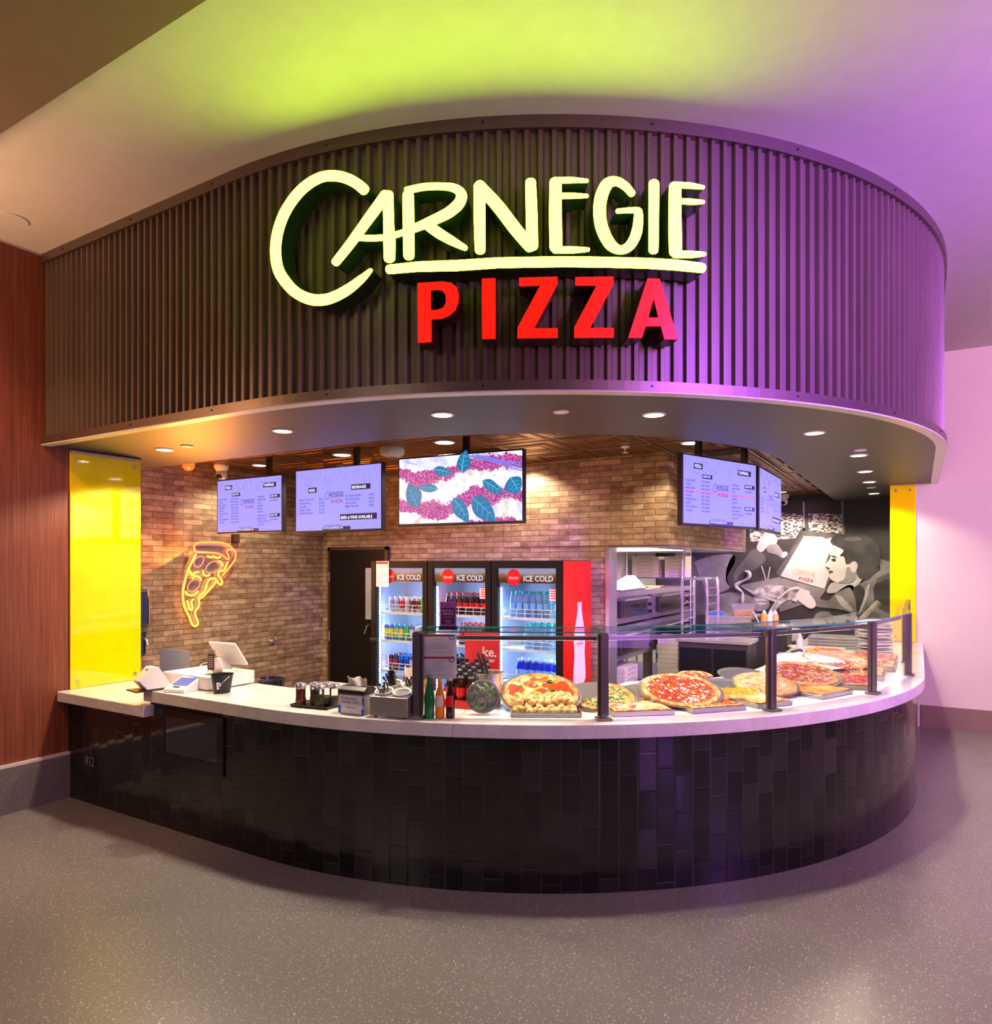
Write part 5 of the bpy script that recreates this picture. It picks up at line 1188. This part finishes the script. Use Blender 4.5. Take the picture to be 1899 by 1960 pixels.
# notice taped inside the guard glass; card on top of the glass
(xa, ya), (xb, yb) = GP[0], GP[1]; ga = atan2(yb-ya, xb-xa)
def onglass(px): 
    t_ = (px-799)/(1155-799); return xa+(xb-xa)*t_, ya+(yb-ya)*t_
x, y = onglass(809)
Mn = TR(x-.006*sin(ga)*0, y, CT+.215) @ RZ(ga) @ TR(0, .018, 0)
note('two printed notices with red headings taped inside the guard glass', Mn, .185, .245, name='notice_sheet', blk=2)
x, y = onglass(822); t = thing('counter_card', 'upright purple card reading proudly serving on top of the guard glass', 'card', (x, y+.10, CT+.479), ga)
cd = obj('card', G().box(0, .092, .0, .003, .018, .155), plain((.30,.09,.33), .35, 0, 'purple_card'), t); obj('stand', G().box(-.003, .098, -.02, .03, 0, .018), M['blackg'], t)
obj('dark_panel', G().box(.008, .084, -.001, 0, .03, .12), plain((.055,.008,.04), .35), cd)
g = G(); text_on(g, 'PROUDLY', .046, .100, .0155, -.002, bold=.02, align='CENTER'); text_on(g, 'SERVING', .046, .082, .0155, -.002, bold=.02, align='CENTER'); text_on(g, 'HIGH NOON', .046, .066, .0095, -.002, align='CENTER'); text_on(g, '&', .046, .056, .009, -.002, align='CENTER'); text_on(g, 'BAREFOOT', .046, .046, .0095, -.002, align='CENTER'); text_on(g, 'WINES', .046, .035, .0095, -.002, align='CENTER')
obj('card_words', g, plain((.65,.35,.62), .5, 0, 'pale_pink_ink'), cd, fix=False)
l1, l2 = logo2d(.035, .45); obj('logo_word', flat(G().join(l1), .046, .136, -.001), M['blackg'], cd, fix=False); obj('logo_word', flat(G().join(l2), .046, .134, -.001), M['red'], cd, fix=False)
# glass bottles
def gbottle(px, py, h, c, lab, lb, r=.029, capc=None):
    x, y, z = PC(px, py); t = thing('glass_bottle', lb, 'bottle', (x, y, z+.001), 0, 'glass soda bottles behind the guard glass')
    obj('bottle', G().lathe([(.0001, 0), (r*.9, 0), (r, .012), (r*.95, h*.28), (r*1.02, h*.42), (r*.86, h*.60), (r*.45, h*.80), (r*.40, h*.93), (r*.47, h*.945), (r*.47, h*.965), (.0001, h*.965)], 20), c, t, smooth=True)
    obj('crown_cap', G().lathe([(r*.52, h*.955), (r*.52, h*.99), (r*.42, h), (.0001, h)], 14), capc or M['white'], t)
    if lab: obj('label_band', G().lathe([(r*1.02, h*.30), (r*1.045, h*.42), (r*.90, h*.58)], 20, a0=-2.8, a1=-.3), lab, t, smooth=True)
gg_ = N('green_glass').P((.01,.22,.06), .05, trans=.3, ior=1.45)
gbottle(822, 1374, .235, gg_, None, 'green glass soda bottle nearest the left guard post', capc=plain((.1,.4,.1), .4))
gbottle(842, 1374, .215, plain((.90,.24,.005), .12, 0, 'orange_soda'), plain((.75,.62,.55), .4, 0, 'pale_label'), 'bright orange soda bottle between green and dark bottles', r=.027, capc=plain((.9,.4,.1), .4))
gbottle(862, 1374, .215, cola, labr, 'dark cola glass bottle with a red label', r=.026, capc=plain((.7,.6,.6), .4))
# red cola display
x, y, z = PC(866, 1360); x, y = x-.02, y+.12
t = thing('cola_display', 'red cardboard cola display rack behind the glass bottles', 'display rack', (x, y, CT), radians(8))
obj('tray', G().box(-.10, .13, -.06, .26, 0, .006).box(-.10, .13, -.063, -.06, 0, .05).box(.13, .133, -.06, .26, 0, .13), M['red'], t)
bk = obj('back_board', G().box(-.10, .133, .26, .265, 0, .42), plain((.72,.025,.04), .4, 0, 'cherry_red'), t)
g = G(); text_on(g, 'ke.', .02, .27, .085, .258, bold=.02); text_on(g, 'with?', .045, .235, .028, .258, bold=.03); obj('board_words', g, M['white'], bk, fix=False)
kb = None
for j in range(5):
    for i in range(3):
        loc = Vector((-.06+i*.068, -.02+j*.055, .008+j*.012)); w_ = RZ(radians(8)) @ loc + Vector((x, y, CT))
        lab = 'dark cola bottle in the red rack, %s column, %s row from the front' % (['left', 'middle', 'right'][i], ['first', 'second', 'third', 'fourth', 'fifth'][j])
        if kb is None: kb = single('drink_bottle', bottle_geo(.20, .029, fill=.8), [cola, capk, labr, clearm], lab, 'bottle', w_, 'cola bottles in the red display rack')
        else:
            o = kb.copy(); COL.objects.link(o); o.location = w_; o['label'] = lab
# steel pail with tongs
x, y, z = PC(935, 1352); t = thing('steel_pail', 'polished steel pail with black tongs beside the red rack', 'pail', (x, y, z))
obj('pail', G().lathe([(.0001, 0), (.072, 0), (.085, .20), (.092, .203), (.092, .207), (.082, .203), (.070, .006), (.0001, .006)], 36), M['steelb'], t, smooth=True)
t2 = thing('tongs', 'black tongs standing in the steel pail', 'tongs', (x-.03, y, z+.01))
for d in (0, .028): obj('arm', G().tube([(.03+d, 0, .0), (-.01+d, .0, .20), (-.045+d*1.2, 0, .30)], [.004, .009, .010], 8), M['black'], t2, smooth=True)
# salad bowls
def salad(loc, rz, tilt, lb, up):
    t = thing('salad_bowl', lb, 'salad', loc, rz, 'packed salads'); t.rotation_euler = (tilt, 0, rz)
    obj('bowl', G().lathe([(.0001, 0), (.062, 0), (.088, .035), (.095, .037), (.095, .041), (.086, .038)], 32), M['black'], t, smooth=True)
    g = G(); rnd = random.Random(5)
    chips(g, lambda R_: (lambda a_, q: (q*cos(a_), q*sin(a_)))(R_.random()*6.3, .068*math.sqrt(R_.random())), 110, ['g', 'h', 'b'] if up else ['g', 'r', 'c'], .013, lambda x_, y_: .030+.008*rnd.random(), rnd)
    tag(obj('salad', g, [F['green'], plain((.30,.60,.10), .45, 0, 'lettuce'), plain((.85,.60,.34), .6, 0, 'crouton')] if up else [plain((.30,.50,.15), .45), F['pink'], F['cream']], t), kind='stuff')
    obj('salad_bed', G().lathe([(.0001, .030), (.080, .030)], 24), plain((.10,.28,.04), .6), t)
    obj('lid', G().lathe([(.096, .040), (.085, .052), (.0001, .056)], 32), M['plastic'], t, smooth=True)
x, y, z = PC(921, 1366, CT+.0); salad((x, y+.02, z+.094), PHI, radians(78), 'round salad with croutons standing upright facing the glass', True)
x, y, z = PC(921, 1342); salad((x, y+.08, z), 0, 0, 'salad bowl with clear lid lying flat behind the upright salad', False); 
salad_o = bpy.data.objects[-1] if False else None
# ------------------------------------------------------------------ kitchen behind the glass
ovm = m_steel('oven_steel', (.42,.38,.36), .28, (1, 60, 1)); ovd = plain((.05,.04,.04), .25, .4, 'oven_dark')
def oven(label, v0, v1):
    t = thing('pizza_oven', label, 'oven', (-2.41, v0, 0), pi/2, 'stacked deck ovens under the bulkhead')
    L_ = v1-v0
    for k, (z0, z1) in enumerate(((.84, 1.17), (1.19, 1.50))):
        o = obj('oven_deck', G().box(0, L_, .02, .92, z0, z1), ovm, t, bev=.004)
        d = obj('oven_door', G().box(.10, L_-.22, -.015, .02, z0+.06, z1-.09), ovd, t, bev=.003)
        obj('door_window', G().box(.16, L_-.30, -.018, -.015, z0+.09, z1-.13), M['blackg'], d)
        obj('door_handle', G().tube([(.12, -.05, z1-.08), (L_-.24, -.05, z1-.08)], .012, 8), M['steelb'], d, smooth=True)
        for j in range(3): obj('knob', G().cyl((0,0,0), .018, .035, 12).xf(TR(L_-.10, .02, z0+.08+.075*j) @ RX(pi/2)), M['black'], t, smooth=True)
        obj('trim_bar', G().box(0, L_, .0, .02, z1-.05, z1), M['steel'], t)
    for x_ in (.03, L_-.07):
        for y_ in (.05, .85): obj('leg', G().box(x_, x_+.04, y_, y_+.04, 0, .84), ovm, t)
    obj('low_shelf', G().box(.02, L_-.02, .05, .88, .50, .52), ovm, t)
oven('deck oven nearest the brick wall corner', 6.13, 7.22); oven('deck oven farther back beside the tray rack', 7.27, 8.60)
def pbox(loc, rz, s_, label, group, proto=[None]):
    if proto[0] is None:
        g = G().box(-.5, .5, -.5, .5, 0, .115); g2 = G(); [rect(g2, -.30, .30, .035+.03*k, .045+.03*k, -.502) for k in range(2)]
        t = thing('pizza_box', label, 'pizza box', loc, rz, group); obj('box', g, plain((.66,.58,.50), .7, 0, 'cardboard_white'), t, bev=.004); obj('print', g2, plain((.30,.10,.08), .6, 0, 'box_print'), t); proto[0] = t
    else: t = dup(proto[0], loc, rz, label); t['group'] = group
    t.scale = (s_, s_, .40)
NUMS = ['one', 'two', 'three', 'four', 'five', 'six', 'seven', 'eight', 'nine', 'ten']
# wire shelf with boxes
a = PV(1200, 1106, 9.3); b = PV(1306, 1106, 9.3)
t = thing('wire_shelf', 'wire shelf on the kitchen wall holding flat pizza boxes', 'shelf', (a.x, 9.3, a.z), 0); W_ = b.x-a.x
g = G()
for k in range(16): g.tube([(W_*k/15, 0, 0), (W_*k/15, .4, 0)], .004, 4)
for y_ in (0, .2, .4): g.tube([(0, y_, 0), (W_, y_, 0)], .006, 5)
obj('deck', g, M['steelb'], t)
for x_ in (0, W_):
    for y_ in (0, .4): obj('post', G().tube([(x_, y_, -a.z), (x_, y_, .35)], .012, 8), M['steel'], t)
for k in range(6): pbox((a.x+.26, 9.50, a.z+.01+k*.048), 0, .38, 'pizza box number %s from bottom in left pile on the wire shelf' % NUMS[k], 'pizza boxes on the wire shelf')
for k in range(6): pbox((a.x+.66, 9.50, a.z+.01+k*.048), 0, .28, 'pizza box number %s from bottom in right pile on the wire shelf' % NUMS[k], 'pizza boxes on the wire shelf')
for k in range(5): pbox((-2.62, 6.55, .525+k*.048), pi/2+.05, .42, 'pizza box number %s from bottom on the shelf under the first oven' % NUMS[k], 'pizza boxes under the oven')
p = P(1272, 1300, .62)
st = thing('low_rack', 'low steel shelf behind the counter carrying a tall pile of pizza boxes', 'shelf', (-2.25, 7.30, 0)); obj('top', G().box(-.12, .12, -.12, .12, .56, .58), M['steel'], st); [obj('leg', G().box(x_, x_+.03, y_, y_+.03, 0, .56), M['steel'], st) for x_ in (-.12, .09) for y_ in (-.12, .09)]
for k in range(9): pbox((-2.25+.006*sin(k*2), 7.30, .582+k*.048), pi/2, .22, 'pizza box number %s from bottom in the tall pile beside the ovens' % NUMS[k], 'pizza boxes piled beside the ovens')
# things lying on the ovens
t = thing('baking_sheet', 'flat baking sheet lying on top of the first oven', 'tray', (-2.62, 6.55, 1.502), .1); obj('sheet', G().box(-.18, .22, -.34, .45, 0, .012), M['alu'], t); obj('rim', G().tube([(-.18,-.34,.012), (.22,-.34,.012), (.22,.45,.012), (-.18,.45,.012)], .005, 5, closed=True), M['steelb'], t)
t = thing('pizza_peel', 'wooden pizza peel lying on top of the second oven', 'peel', (-2.60, 7.55, 1.502), .2); obj('blade', G().box(-.15, .15, 0, .45, 0, .012), plain((.50,.30,.10), .5, 0, 'pale_wood'), t); obj('handle', G().tube([(0, 0, .01), (.02, -.45, .012)], .012, 8), plain((.45,.25,.08), .5, 0, 'pale_wood'), t)
t = thing('paper_bag', 'folded white paper on top of the ovens', 'paper', (-2.62, 7.08, 1.515), .4); obj('sheet', G().add([(-.16,-.14,0), (.16,-.14,0), (.16,.14,0), (-.16,.14,0), (-.03,-.03,.13), (.05,.02,.13)], [(0,1,5,4), (1,2,5), (2,3,4,5), (3,0,4)]), plain((.80,.78,.80), .6, 0, 'white_paper'), t); obj('fold', G().add([(-.16,-.14,.002), (-.20,-.10,.03), (-.03,-.03,.132)], [(0,1,2)]), plain((.80,.78,.80), .6, 0, 'white_paper'), t)
# aluminium tray rack
a = PV(1306, 1108, 7.18); b = PV(1353, 1108, 7.18)
t = thing('tray_rack', 'tall aluminium tray rack with many runners beside the ovens', 'rack', (a.x, 7.18, 0)); W_ = b.x-a.x; H_ = a.z
for y_ in (0, .45):
    obj('frame', G().tube(smooth([Vector(q) for q in ((0, y_, .05), (0, y_, H_*.6), (0, y_, H_-.05), (.04, y_, H_), (W_-.04, y_, H_), (W_, y_, H_-.05), (W_, y_, H_*.6), (W_, y_, .05))], 4), .014, 8), M['steelb'], t, smooth=True)
for k in range(14):
    for x_ in (0, W_): obj('runner', G().box(x_-.022, x_+.022, 0, .45, .45+k*.082, .455+k*.082), M['steelb'], t)
for x_ in (0, W_): 
    for y_ in (0, .45): obj('caster', G().lathe([(.0001, -.02), (.045, -.02), (.045, .02), (.0001, .02)], 14).xf(TR(x_, y_, .045) @ RX(pi/2)), M['black'], t)
# prep counter with container, sauces
def stand(name, label, cat, px0, px1, pyt, v, d, mat, z0=0):
    a = PV(px0, pyt, v); b = PV(px1, pyt, v); t = thing(name, label, cat, ((a.x+b.x)/2, v, z0)); w = (b.x-a.x)/2
    obj('top', G().box(-w, w, 0, d, a.z-.03-z0, a.z-z0), M['steel'], t, bev=.003); obj('body', G().box(-w+.01, w-.01, .015, d, 0, a.z-.03-z0), mat, t)
    return t, a.z, w
t, zt, w = stand('prep_fridge', 'bright steel prep fridge below the mural, cheese tub on top', 'fridge', 1352, 1438, 1178, 7.9, .6, M['black2'])
obj('steel_front', G().box(-w, w, 0, .015, zt-.20, zt-.03), M['steelb'], t)
obj('door_handle', G().tube([(-w*.6, -.03, zt-.12), (w*.6, -.03, zt-.12)], .01, 8), M['steel'], t)
p = PV(1421, 1177, 8.0); t = thing('cheese_tub', 'clear tub of orange shredded cheese on the prep fridge', 'tub', (p.x, 8.15, zt), 0)
obj('tub', G().add([(-.10,-.08,0), (.10,-.08,0), (.10,.08,0), (-.10,.08,0), (-.13,-.10,.13), (.13,-.10,.13), (.13,.10,.13), (-.13,.10,.13)], [(0,1,2,3), (0,1,5,4), (1,2,6,5), (2,3,7,6), (3,0,4,7)]), M['plastic'], t)
obj('cheese', G().add([(-.098,-.078,.003), (.098,-.078,.003), (.098,.078,.003), (-.098,.078,.003), (-.108,-.085,.05), (.108,-.085,.07), (.108,.085,.07), (-.108,.085,.05)], [(0,1,2,3), (0,1,5,4), (1,2,6,5), (2,3,7,6), (3,0,4,7), (4,5,6,7)]), m_food('shredded_cheese', [(.55,.20,.02), (.85,.42,.06), (.92,.65,.25)], 60), t)
t2 = thing('blue_cloth', 'small folded blue cloth on the prep fridge', 'cloth', (PV(1370, 1177, 8.0).x, 8.05, zt)); obj('cloth', G().box(-.07, .07, -.05, .05, 0, .03), plain((.02,.10,.55), .6, 0, 'blue_cloth_'), t2, bev=.01); obj('fold', G().box(-.05, .06, -.04, .04, .03, .045), plain((.02,.10,.55), .6, 0, 'blue_cloth_'), t2, bev=.008)
t, zt, w = stand('sauce_shelf', 'dark shelf behind the glass carrying sauce bottles', 'shelf', 1443, 1508, 1196, 7.6, .35, M['black2'])
for px, c, lb in ((1463, plain((.80,.30,.02), .4), 'orange squeeze bottle, leftmost of three on the dark shelf'), (1475, M['white'], 'white squeeze bottle, middle of three on the dark shelf'), (1484, plain((.70,.32,.08), .4), 'amber squeeze bottle, rightmost of three on the dark shelf')):
    p = PV(px, 1195, 7.7); squeeze(0, 0, 0, c, lb) if False else None
    t = thing('squeeze_bottle', lb, 'bottle', (p.x, 7.7, zt), 0, 'sauce bottles on the dark shelf'); r = .034; h = .15
    obj('body', G().lathe([(r*.9, 0), (r, .008), (r, h*.66), (r*.6, h*.78), (r*.5, h*.8)], 16), c, t, smooth=True); obj('nozzle', G().lathe([(r*.62, h*.78), (r*.6, h*.84), (r*.2, h), (.0001, h)], 12), M['white'], t)
p = PV(1455, 1195, 7.7); t = thing('spoon', 'pale spoon leaning beside the orange bottle on the dark shelf', 'spoon', (p.x, 7.7, zt)); obj('handle', G().tube([(.0, 0, 0), (-.06, 0, .11)], .007, 6), M['kraft'], t); obj('bowl', G().lathe([(.0001, -.015), (.016, 0), (.0001, .015)], 10).move((-.065, 0, .12)), M['kraft'], t)
t, zt, w = stand('work_table', 'steel work table at the back of the right case section', 'table', 1440, 1524, 1222, 8.45, .7, M['black2'])
t = thing('tray_stack', 'stack of metal trays at the back of the right counter leg', 'trays', (-.72, 7.95, CT), 0)
for k in range(4): obj('tray', G().box(-.25, .25, -.15, .15, k*.03, k*.03+.012), M['alu'], t); obj('tray_rim', G().tube([(-.25,-.15,k*.03+.02), (.25,-.15,k*.03+.02), (.25,.15,k*.03+.02), (-.25,.15,k*.03+.02)], .006, 5, closed=True), M['steelb'], t)
t = thing('box_carton', 'pale carton with red printing on the back work table', 'carton', (-1.50, 8.7, zt)); obj('carton', G().box(-.32, .32, -.1, .1, 0, .11), plain((.70,.66,.62), .6), t, bev=.003)
g = G(); rect(g, -.30, -.06, .055, .095, -.101); obj('red_print', g, M['red'], t); g = G(); text_on(g, 'FOIL SHEETS', -.03, .055, .05, -.101, bold=.02); g = G(); [rect(g, -.02+.05*k, .015+.05*k, .05, .09, -.101) for k in range(6)]; obj('dark_print', g, M['black'], t)
t = thing('cutting_board', 'white cutting board with black clip at the back of the case', 'board', (*PC(1560, 1240)[:2], CT), PHI*.8); obj('board', G().box(-.26, .26, -.10, .14, 0, .015), plain((.80,.76,.70), .4, 0, 'board_white'), t, bev=.003); obj('clip', G().box(-.12, -.06, -.02, .03, .015, .022), M['steel'], t)
t = thing('serving_scraper', 'black-handled serving tool lying beside the cutting board', 'tool', (*PC(1508, 1252)[:2], CT), .3); obj('blade', G().box(-.08, .05, -.05, .05, .002, .012), M['steel'], t); obj('handle', G().tube([(.03, 0, .02), (.11, 0, .045), (.13, 0, .03)], .012, 8), M['black'], t)
t = thing('back_counter', 'dark cabinet standing behind the middle of the food case', 'cabinet', (-1.55, 6.55, 0), 0)
obj('top', G().box(-.42, .25, 0, .42, 1.03, 1.06), M['steel'], t, bev=.003); obj('body', G().box(-.40, .23, .02, .42, 0, 1.03), M['black2'], t)
for k in range(2): obj('door', G().box(-.38+.31*k, -.09+.31*k, 0, .02, .1, .98), M['blackg'], t, bev=.003)
light('hood_lamp', 'AREA', (-2.9, 7.4, 1.90), (-2.9, 7.4, 0), 30, (1, .88, .76), .5)
struct('trim_10', G().box(-3.1, -2.2, 6.5, 7.6, 1.908, 1.914), glow((1, .9, .8), 2.5, 'hood_light_panel'), 'bright light panel under the bulkhead hood')
# ------------------------------------------------------------------ mural painted on the black end wall
MU = thing('painted_mural', 'black and white mural of diners sharing a boxed pizza before city windows', 'mural', PV(1500, 1240, MV-.002))
zm = lambda pts, d: [PV(1300+x/4.128, 940+y/4.128, MV-d) for x, y in pts]
def shade(name, v0, v1, sc=2.5):
    n = N(name); c = n.ramp(n.noise(n.ob(), sc, 3, .55), [(.35, (v0, v0*.97, v0*.96)), (.65, (v1, v1*.96, v1*.95))]); return n.P(c, .5)
dk, md, mg, lt, wh = shade('mural_dark', .012, .06), shade('mural_mid_dark', .05, .12), shade('mural_mid', .12, .26), shade('mural_light', .32, .52), shade('mural_pale', .48, .62, 1.5)
cityn = N('mural_city_lights'); cv = cityn.ob((1, 1, 1)); vo = cityn.n('ShaderNodeTexVoronoi', distance='CHEBYCHEV'); cityn.t.links.new(cityn.ob((9, 9, 17)), vo.inputs['Vector']); vo.inputs['Scale'].default_value = 2.2
city = cityn.P(cityn.ramp(cityn.math('MULTIPLY', cityn.noise(cityn.ob((1, 1, 1.6)), 16, 5, .8), cityn.math('ADD', vo.outputs['Distance'], .55)), [(.40, (.015,.014,.014)), (.47, (.20,.19,.18)), (.55, (.62,.58,.55))]), .5)
pzm = shade('mural_pizza', .10, .60, 9)
def mp(name, pts, m, lay, parent=None, sm=True):
    if sm and len(pts) > 4:
        q = [Vector((x, y)) for x, y in pts]; q = smooth([Vector((v.x, v.y, 0)) for v in q], 4, True); pts = [(v.x, v.y) for v in q]
    w = zm(pts, 0); d = .002*lay
    return obj(name, G().prism([[(p_.x, p_.z) for p_ in w]], lambda a_, b_: (a_, MV-.001, b_), lambda a_, b_: (a_, MV-.001-d, b_), back=False), m, MU, world=True, fix=False)
mp('city_window', [(560,150),(975,185),(975,330),(940,370),(560,400)], city, 1, sm=False); mp('city_window', [(1022,178),(1285,182),(1285,335),(1022,318)], city, 1, sm=False)
mp('window_bar', [(978,85),(990,85),(994,325),(982,325)], lt, 2, sm=False); mp('window_bar', [(1283,80),(1290,80),(1298,340),(1290,340)], lt, 2, sm=False); mp('window_bar', [(1299,80),(1303,80),(1308,340),(1303,340)], mg, 2, sm=False)
mp('sofa', [(110,575),(250,515),(420,500),(440,560),(380,680),(400,760),(330,800),(220,830),(180,700)], mg, 2); mp('sofa', [(-150,490),(100,500),(160,640),(230,830),(230,960),(-200,980)], md, 1)
mp('profile_face', [(-20,480),(60,490),(102,512),(75,540),(80,560),(62,580),(40,612),(5,600),(-30,560)], lt, 2)
mp('jacket', [(20,610),(120,570),(165,690),(230,830),(330,870),(600,840),(600,960),(200,980),(60,840)], md, 3); mp('jacket_fold', [(240,850),(400,800),(560,830),(600,900),(430,930),(260,930)], mg, 4)
mp('dark_figure', [(430,500),(540,470),(600,440),(700,460),(860,480),(960,300),(1000,340),(800,650),(790,700),(700,740),(420,760),(370,650)], dk, 2)
mp('sleeve', [(440,640),(500,560),(545,500),(610,450),(680,520),(665,570),(580,630),(500,640),(440,720)], md, 4); mp('forearm', [(700,430),(760,405),(830,490),(850,490),(850,515),(815,530),(770,500),(700,480)], mg, 4)
mp('hand', [(615,445),(640,385),(680,345),(730,325),(775,370),(765,415),(710,425),(670,470),(640,480)], lt, 5); mp('hand', [(820,485),(845,478),(858,495),(845,515),(822,528),(812,505)], wh, 5)
for k in range(9): mp('necklace_bead', [(650+4*k,590+13*k),(660+4*k,592+13*k),(658+4*k,600+13*k),(649+4*k,599+13*k)], wh, 5, sm=False); mp('necklace_bead', [(716-2*k,600+11*k),(724-2*k,602+11*k),(722-2*k,610+11*k),(714-2*k,608+11*k)], wh, 5, sm=False)
mp('sofa', [(1560,525),(1670,560),(1670,660),(1600,640)], mg, 2)
mp('pizza_box_lid', [(768,645),(985,318),(1010,312),(1250,345),(1235,420),(1200,690),(1160,778),(800,682)], md, 5, sm=False)
mp('pizza_box_lid_inside', [(803,668),(988,355),(1130,362),(1165,378),(1210,366),(1222,400),(1150,590),(1190,650),(1150,772),(830,680)], wh, 6, sm=False)
mp('pizza_box_base', [(480,745),(790,680),(835,685),(1165,778),(1110,850),(800,955),(770,860),(600,830)], mg, 5, sm=False); mp('pizza_box_edge', [(500,758),(600,795),(780,860),(770,880),(590,815)], lt, 7, sm=False)
mp('painted_pizza', [(590,800),(640,760),(740,740),(860,755),(960,770),(1040,800),(960,860),(800,850),(690,830),(620,825)], pzm, 8)
mp('painted_slice', [(965,770),(890,790),(820,840),(765,890),(715,960),(705,995),(745,975),(800,900),(860,860),(940,820)], pzm, 9); mp('slice_crust', [(965,770),(880,785),(800,845),(740,920),(705,995),(725,930),(790,840),(870,770),(930,755)], wh, 10)
mp('painted_sleeve', [(1090,850),(1180,865),(1240,805),(1345,740),(1400,790),(1410,960),(1300,940),(1200,925),(1085,910)], mg, 8); mp('sleeve_highlight', [(1240,830),(1280,830),(1370,930),(1350,945),(1280,900)], lt, 9)
mp('painted_shirt', [(1370,790),(1450,720),(1560,640),(1680,620),(1680,980),(1420,975),(1390,880)], mg, 7); mp('shirt_collar', [(1375,775),(1430,740),(1470,800),(1440,900),(1410,970),(1395,860)], dk, 9); mp('shirt_stripe', [(1480,760),(1510,740),(1480,860),(1430,965),(1415,965),(1450,860)], lt, 9); mp('shirt_stripe', [(1560,690),(1665,640),(1670,680),(1560,740)], md, 9)
mp('painted_neck', [(1230,720),(1320,730),(1410,660),(1450,690),(1400,760),(1380,800),(1340,760),(1250,800),(1170,800),(1190,740)], lt, 8)
mp('face', [(1215,430),(1300,455),(1330,560),(1390,560),(1415,620),(1400,680),(1340,730),(1250,722),(1205,700),(1182,668),(1200,650),(1175,628),(1195,610),(1150,590),(1172,560),(1195,530),(1192,480)], wh, 10)
mp('cheek_shadow', [(1330,600),(1400,640),(1390,700),(1330,728),(1260,722),(1310,690)], mg, 11)
mp('ear', [(1358,568),(1392,556),(1412,585),(1402,622),(1372,642),(1356,610)], lt, 12); mp('eye', [(1205,538),(1230,532),(1240,546),(1225,556),(1208,550)], dk, 12); mp('eyebrow', [(1192,512),(1225,508),(1255,530),(1222,522)], dk, 12); mp('mouth', [(1180,630),(1210,628),(1222,640),(1195,648)], dk, 12)
mp('hair', [(1198,405),(1215,360),(1260,342),(1330,350),(1400,340),(1480,350),(1540,390),(1580,450),(1592,540),(1570,600),(1585,620),(1540,650),(1490,700),(1430,690),(1400,640),(1412,585),(1390,556),(1350,575),(1320,575),(1305,520),(1270,512),(1300,470),(1240,435)], dk, 11)
mp('hair_highlight', [(1310,370),(1400,360),(1450,380),(1400,395),(1330,395)], md, 12)
mp('hand', [(935,805),(990,785),(1040,820),(1080,880),(1075,915),(1030,925),(965,880),(925,845)], wh, 11); mp('finger', [(940,800),(970,770),(985,775),(975,800),(955,820)], wh, 12); mp('finger', [(930,845),(900,850),(895,865),(935,875)], wh, 12)
mp('hand', [(310,920),(370,895),(450,900),(560,860),(600,835),(690,845),(715,885),(700,930),(630,950),(520,935),(420,965),(330,960)], mg, 9); mp('finger', [(600,850),(680,850),(690,868),(610,872)], lt, 10); mp('finger', [(610,880),(690,880),(690,895),(620,900)], lt, 10)
mp('table_edge', [(1070,990),(1110,955),(1180,955),(1230,985),(1400,985),(1400,1060),(1080,1060)], mg, 7); mp('dark_chair', [(1545,740),(1600,715),(1680,710),(1680,960),(1570,920),(1540,830)], dk, 10)
sw = smooth(zm([(520,630),(555,650),(545,690),(475,725),(450,755),(500,800),(500,840),(498,885)], .028), 5); obj('painted_steam', G().tube(sw, [.012+.02*abs(sin(i*.25)) for i in range(len(sw))], 5), lt, MU, world=True)
l1, l2 = logo2d(1.0, .5)
pc = zm([(985, 655)], .0)[0]
for l_, m_, dz in ((l1, plain((.62,.36,.05), .5, 0, 'gold_paint'), 0), (l2, plain((.45,.02,.02), .5, 0, 'dark_red_paint'), -.03)):
    q = G().join(l_); q.v = [(pc.x+a_*.30+b_*.06, MV-.022, pc.z+b_*.30-a_*.06+dz) for a_, b_, _ in q.v]; obj('painted_logo', q, m_, MU, world=True, fix=False)
# chair back and equipment at the right end of the mural
t = thing('white_lever_press', 'pale equipment arm standing near the right yellow panel', 'equipment', (-.50, 9.4, 0))
pz_ = PV(1697, 1165, 9.4).z; obj('arm', G().tube([(-.10, 0, pz_-.15), (.10, 0, pz_+.08)], .03, 8), plain((.65,.55,.45), .4), t); obj('body', G().box(-.15, .15, -.1, .2, 0, pz_-.12), M['steel'], t)
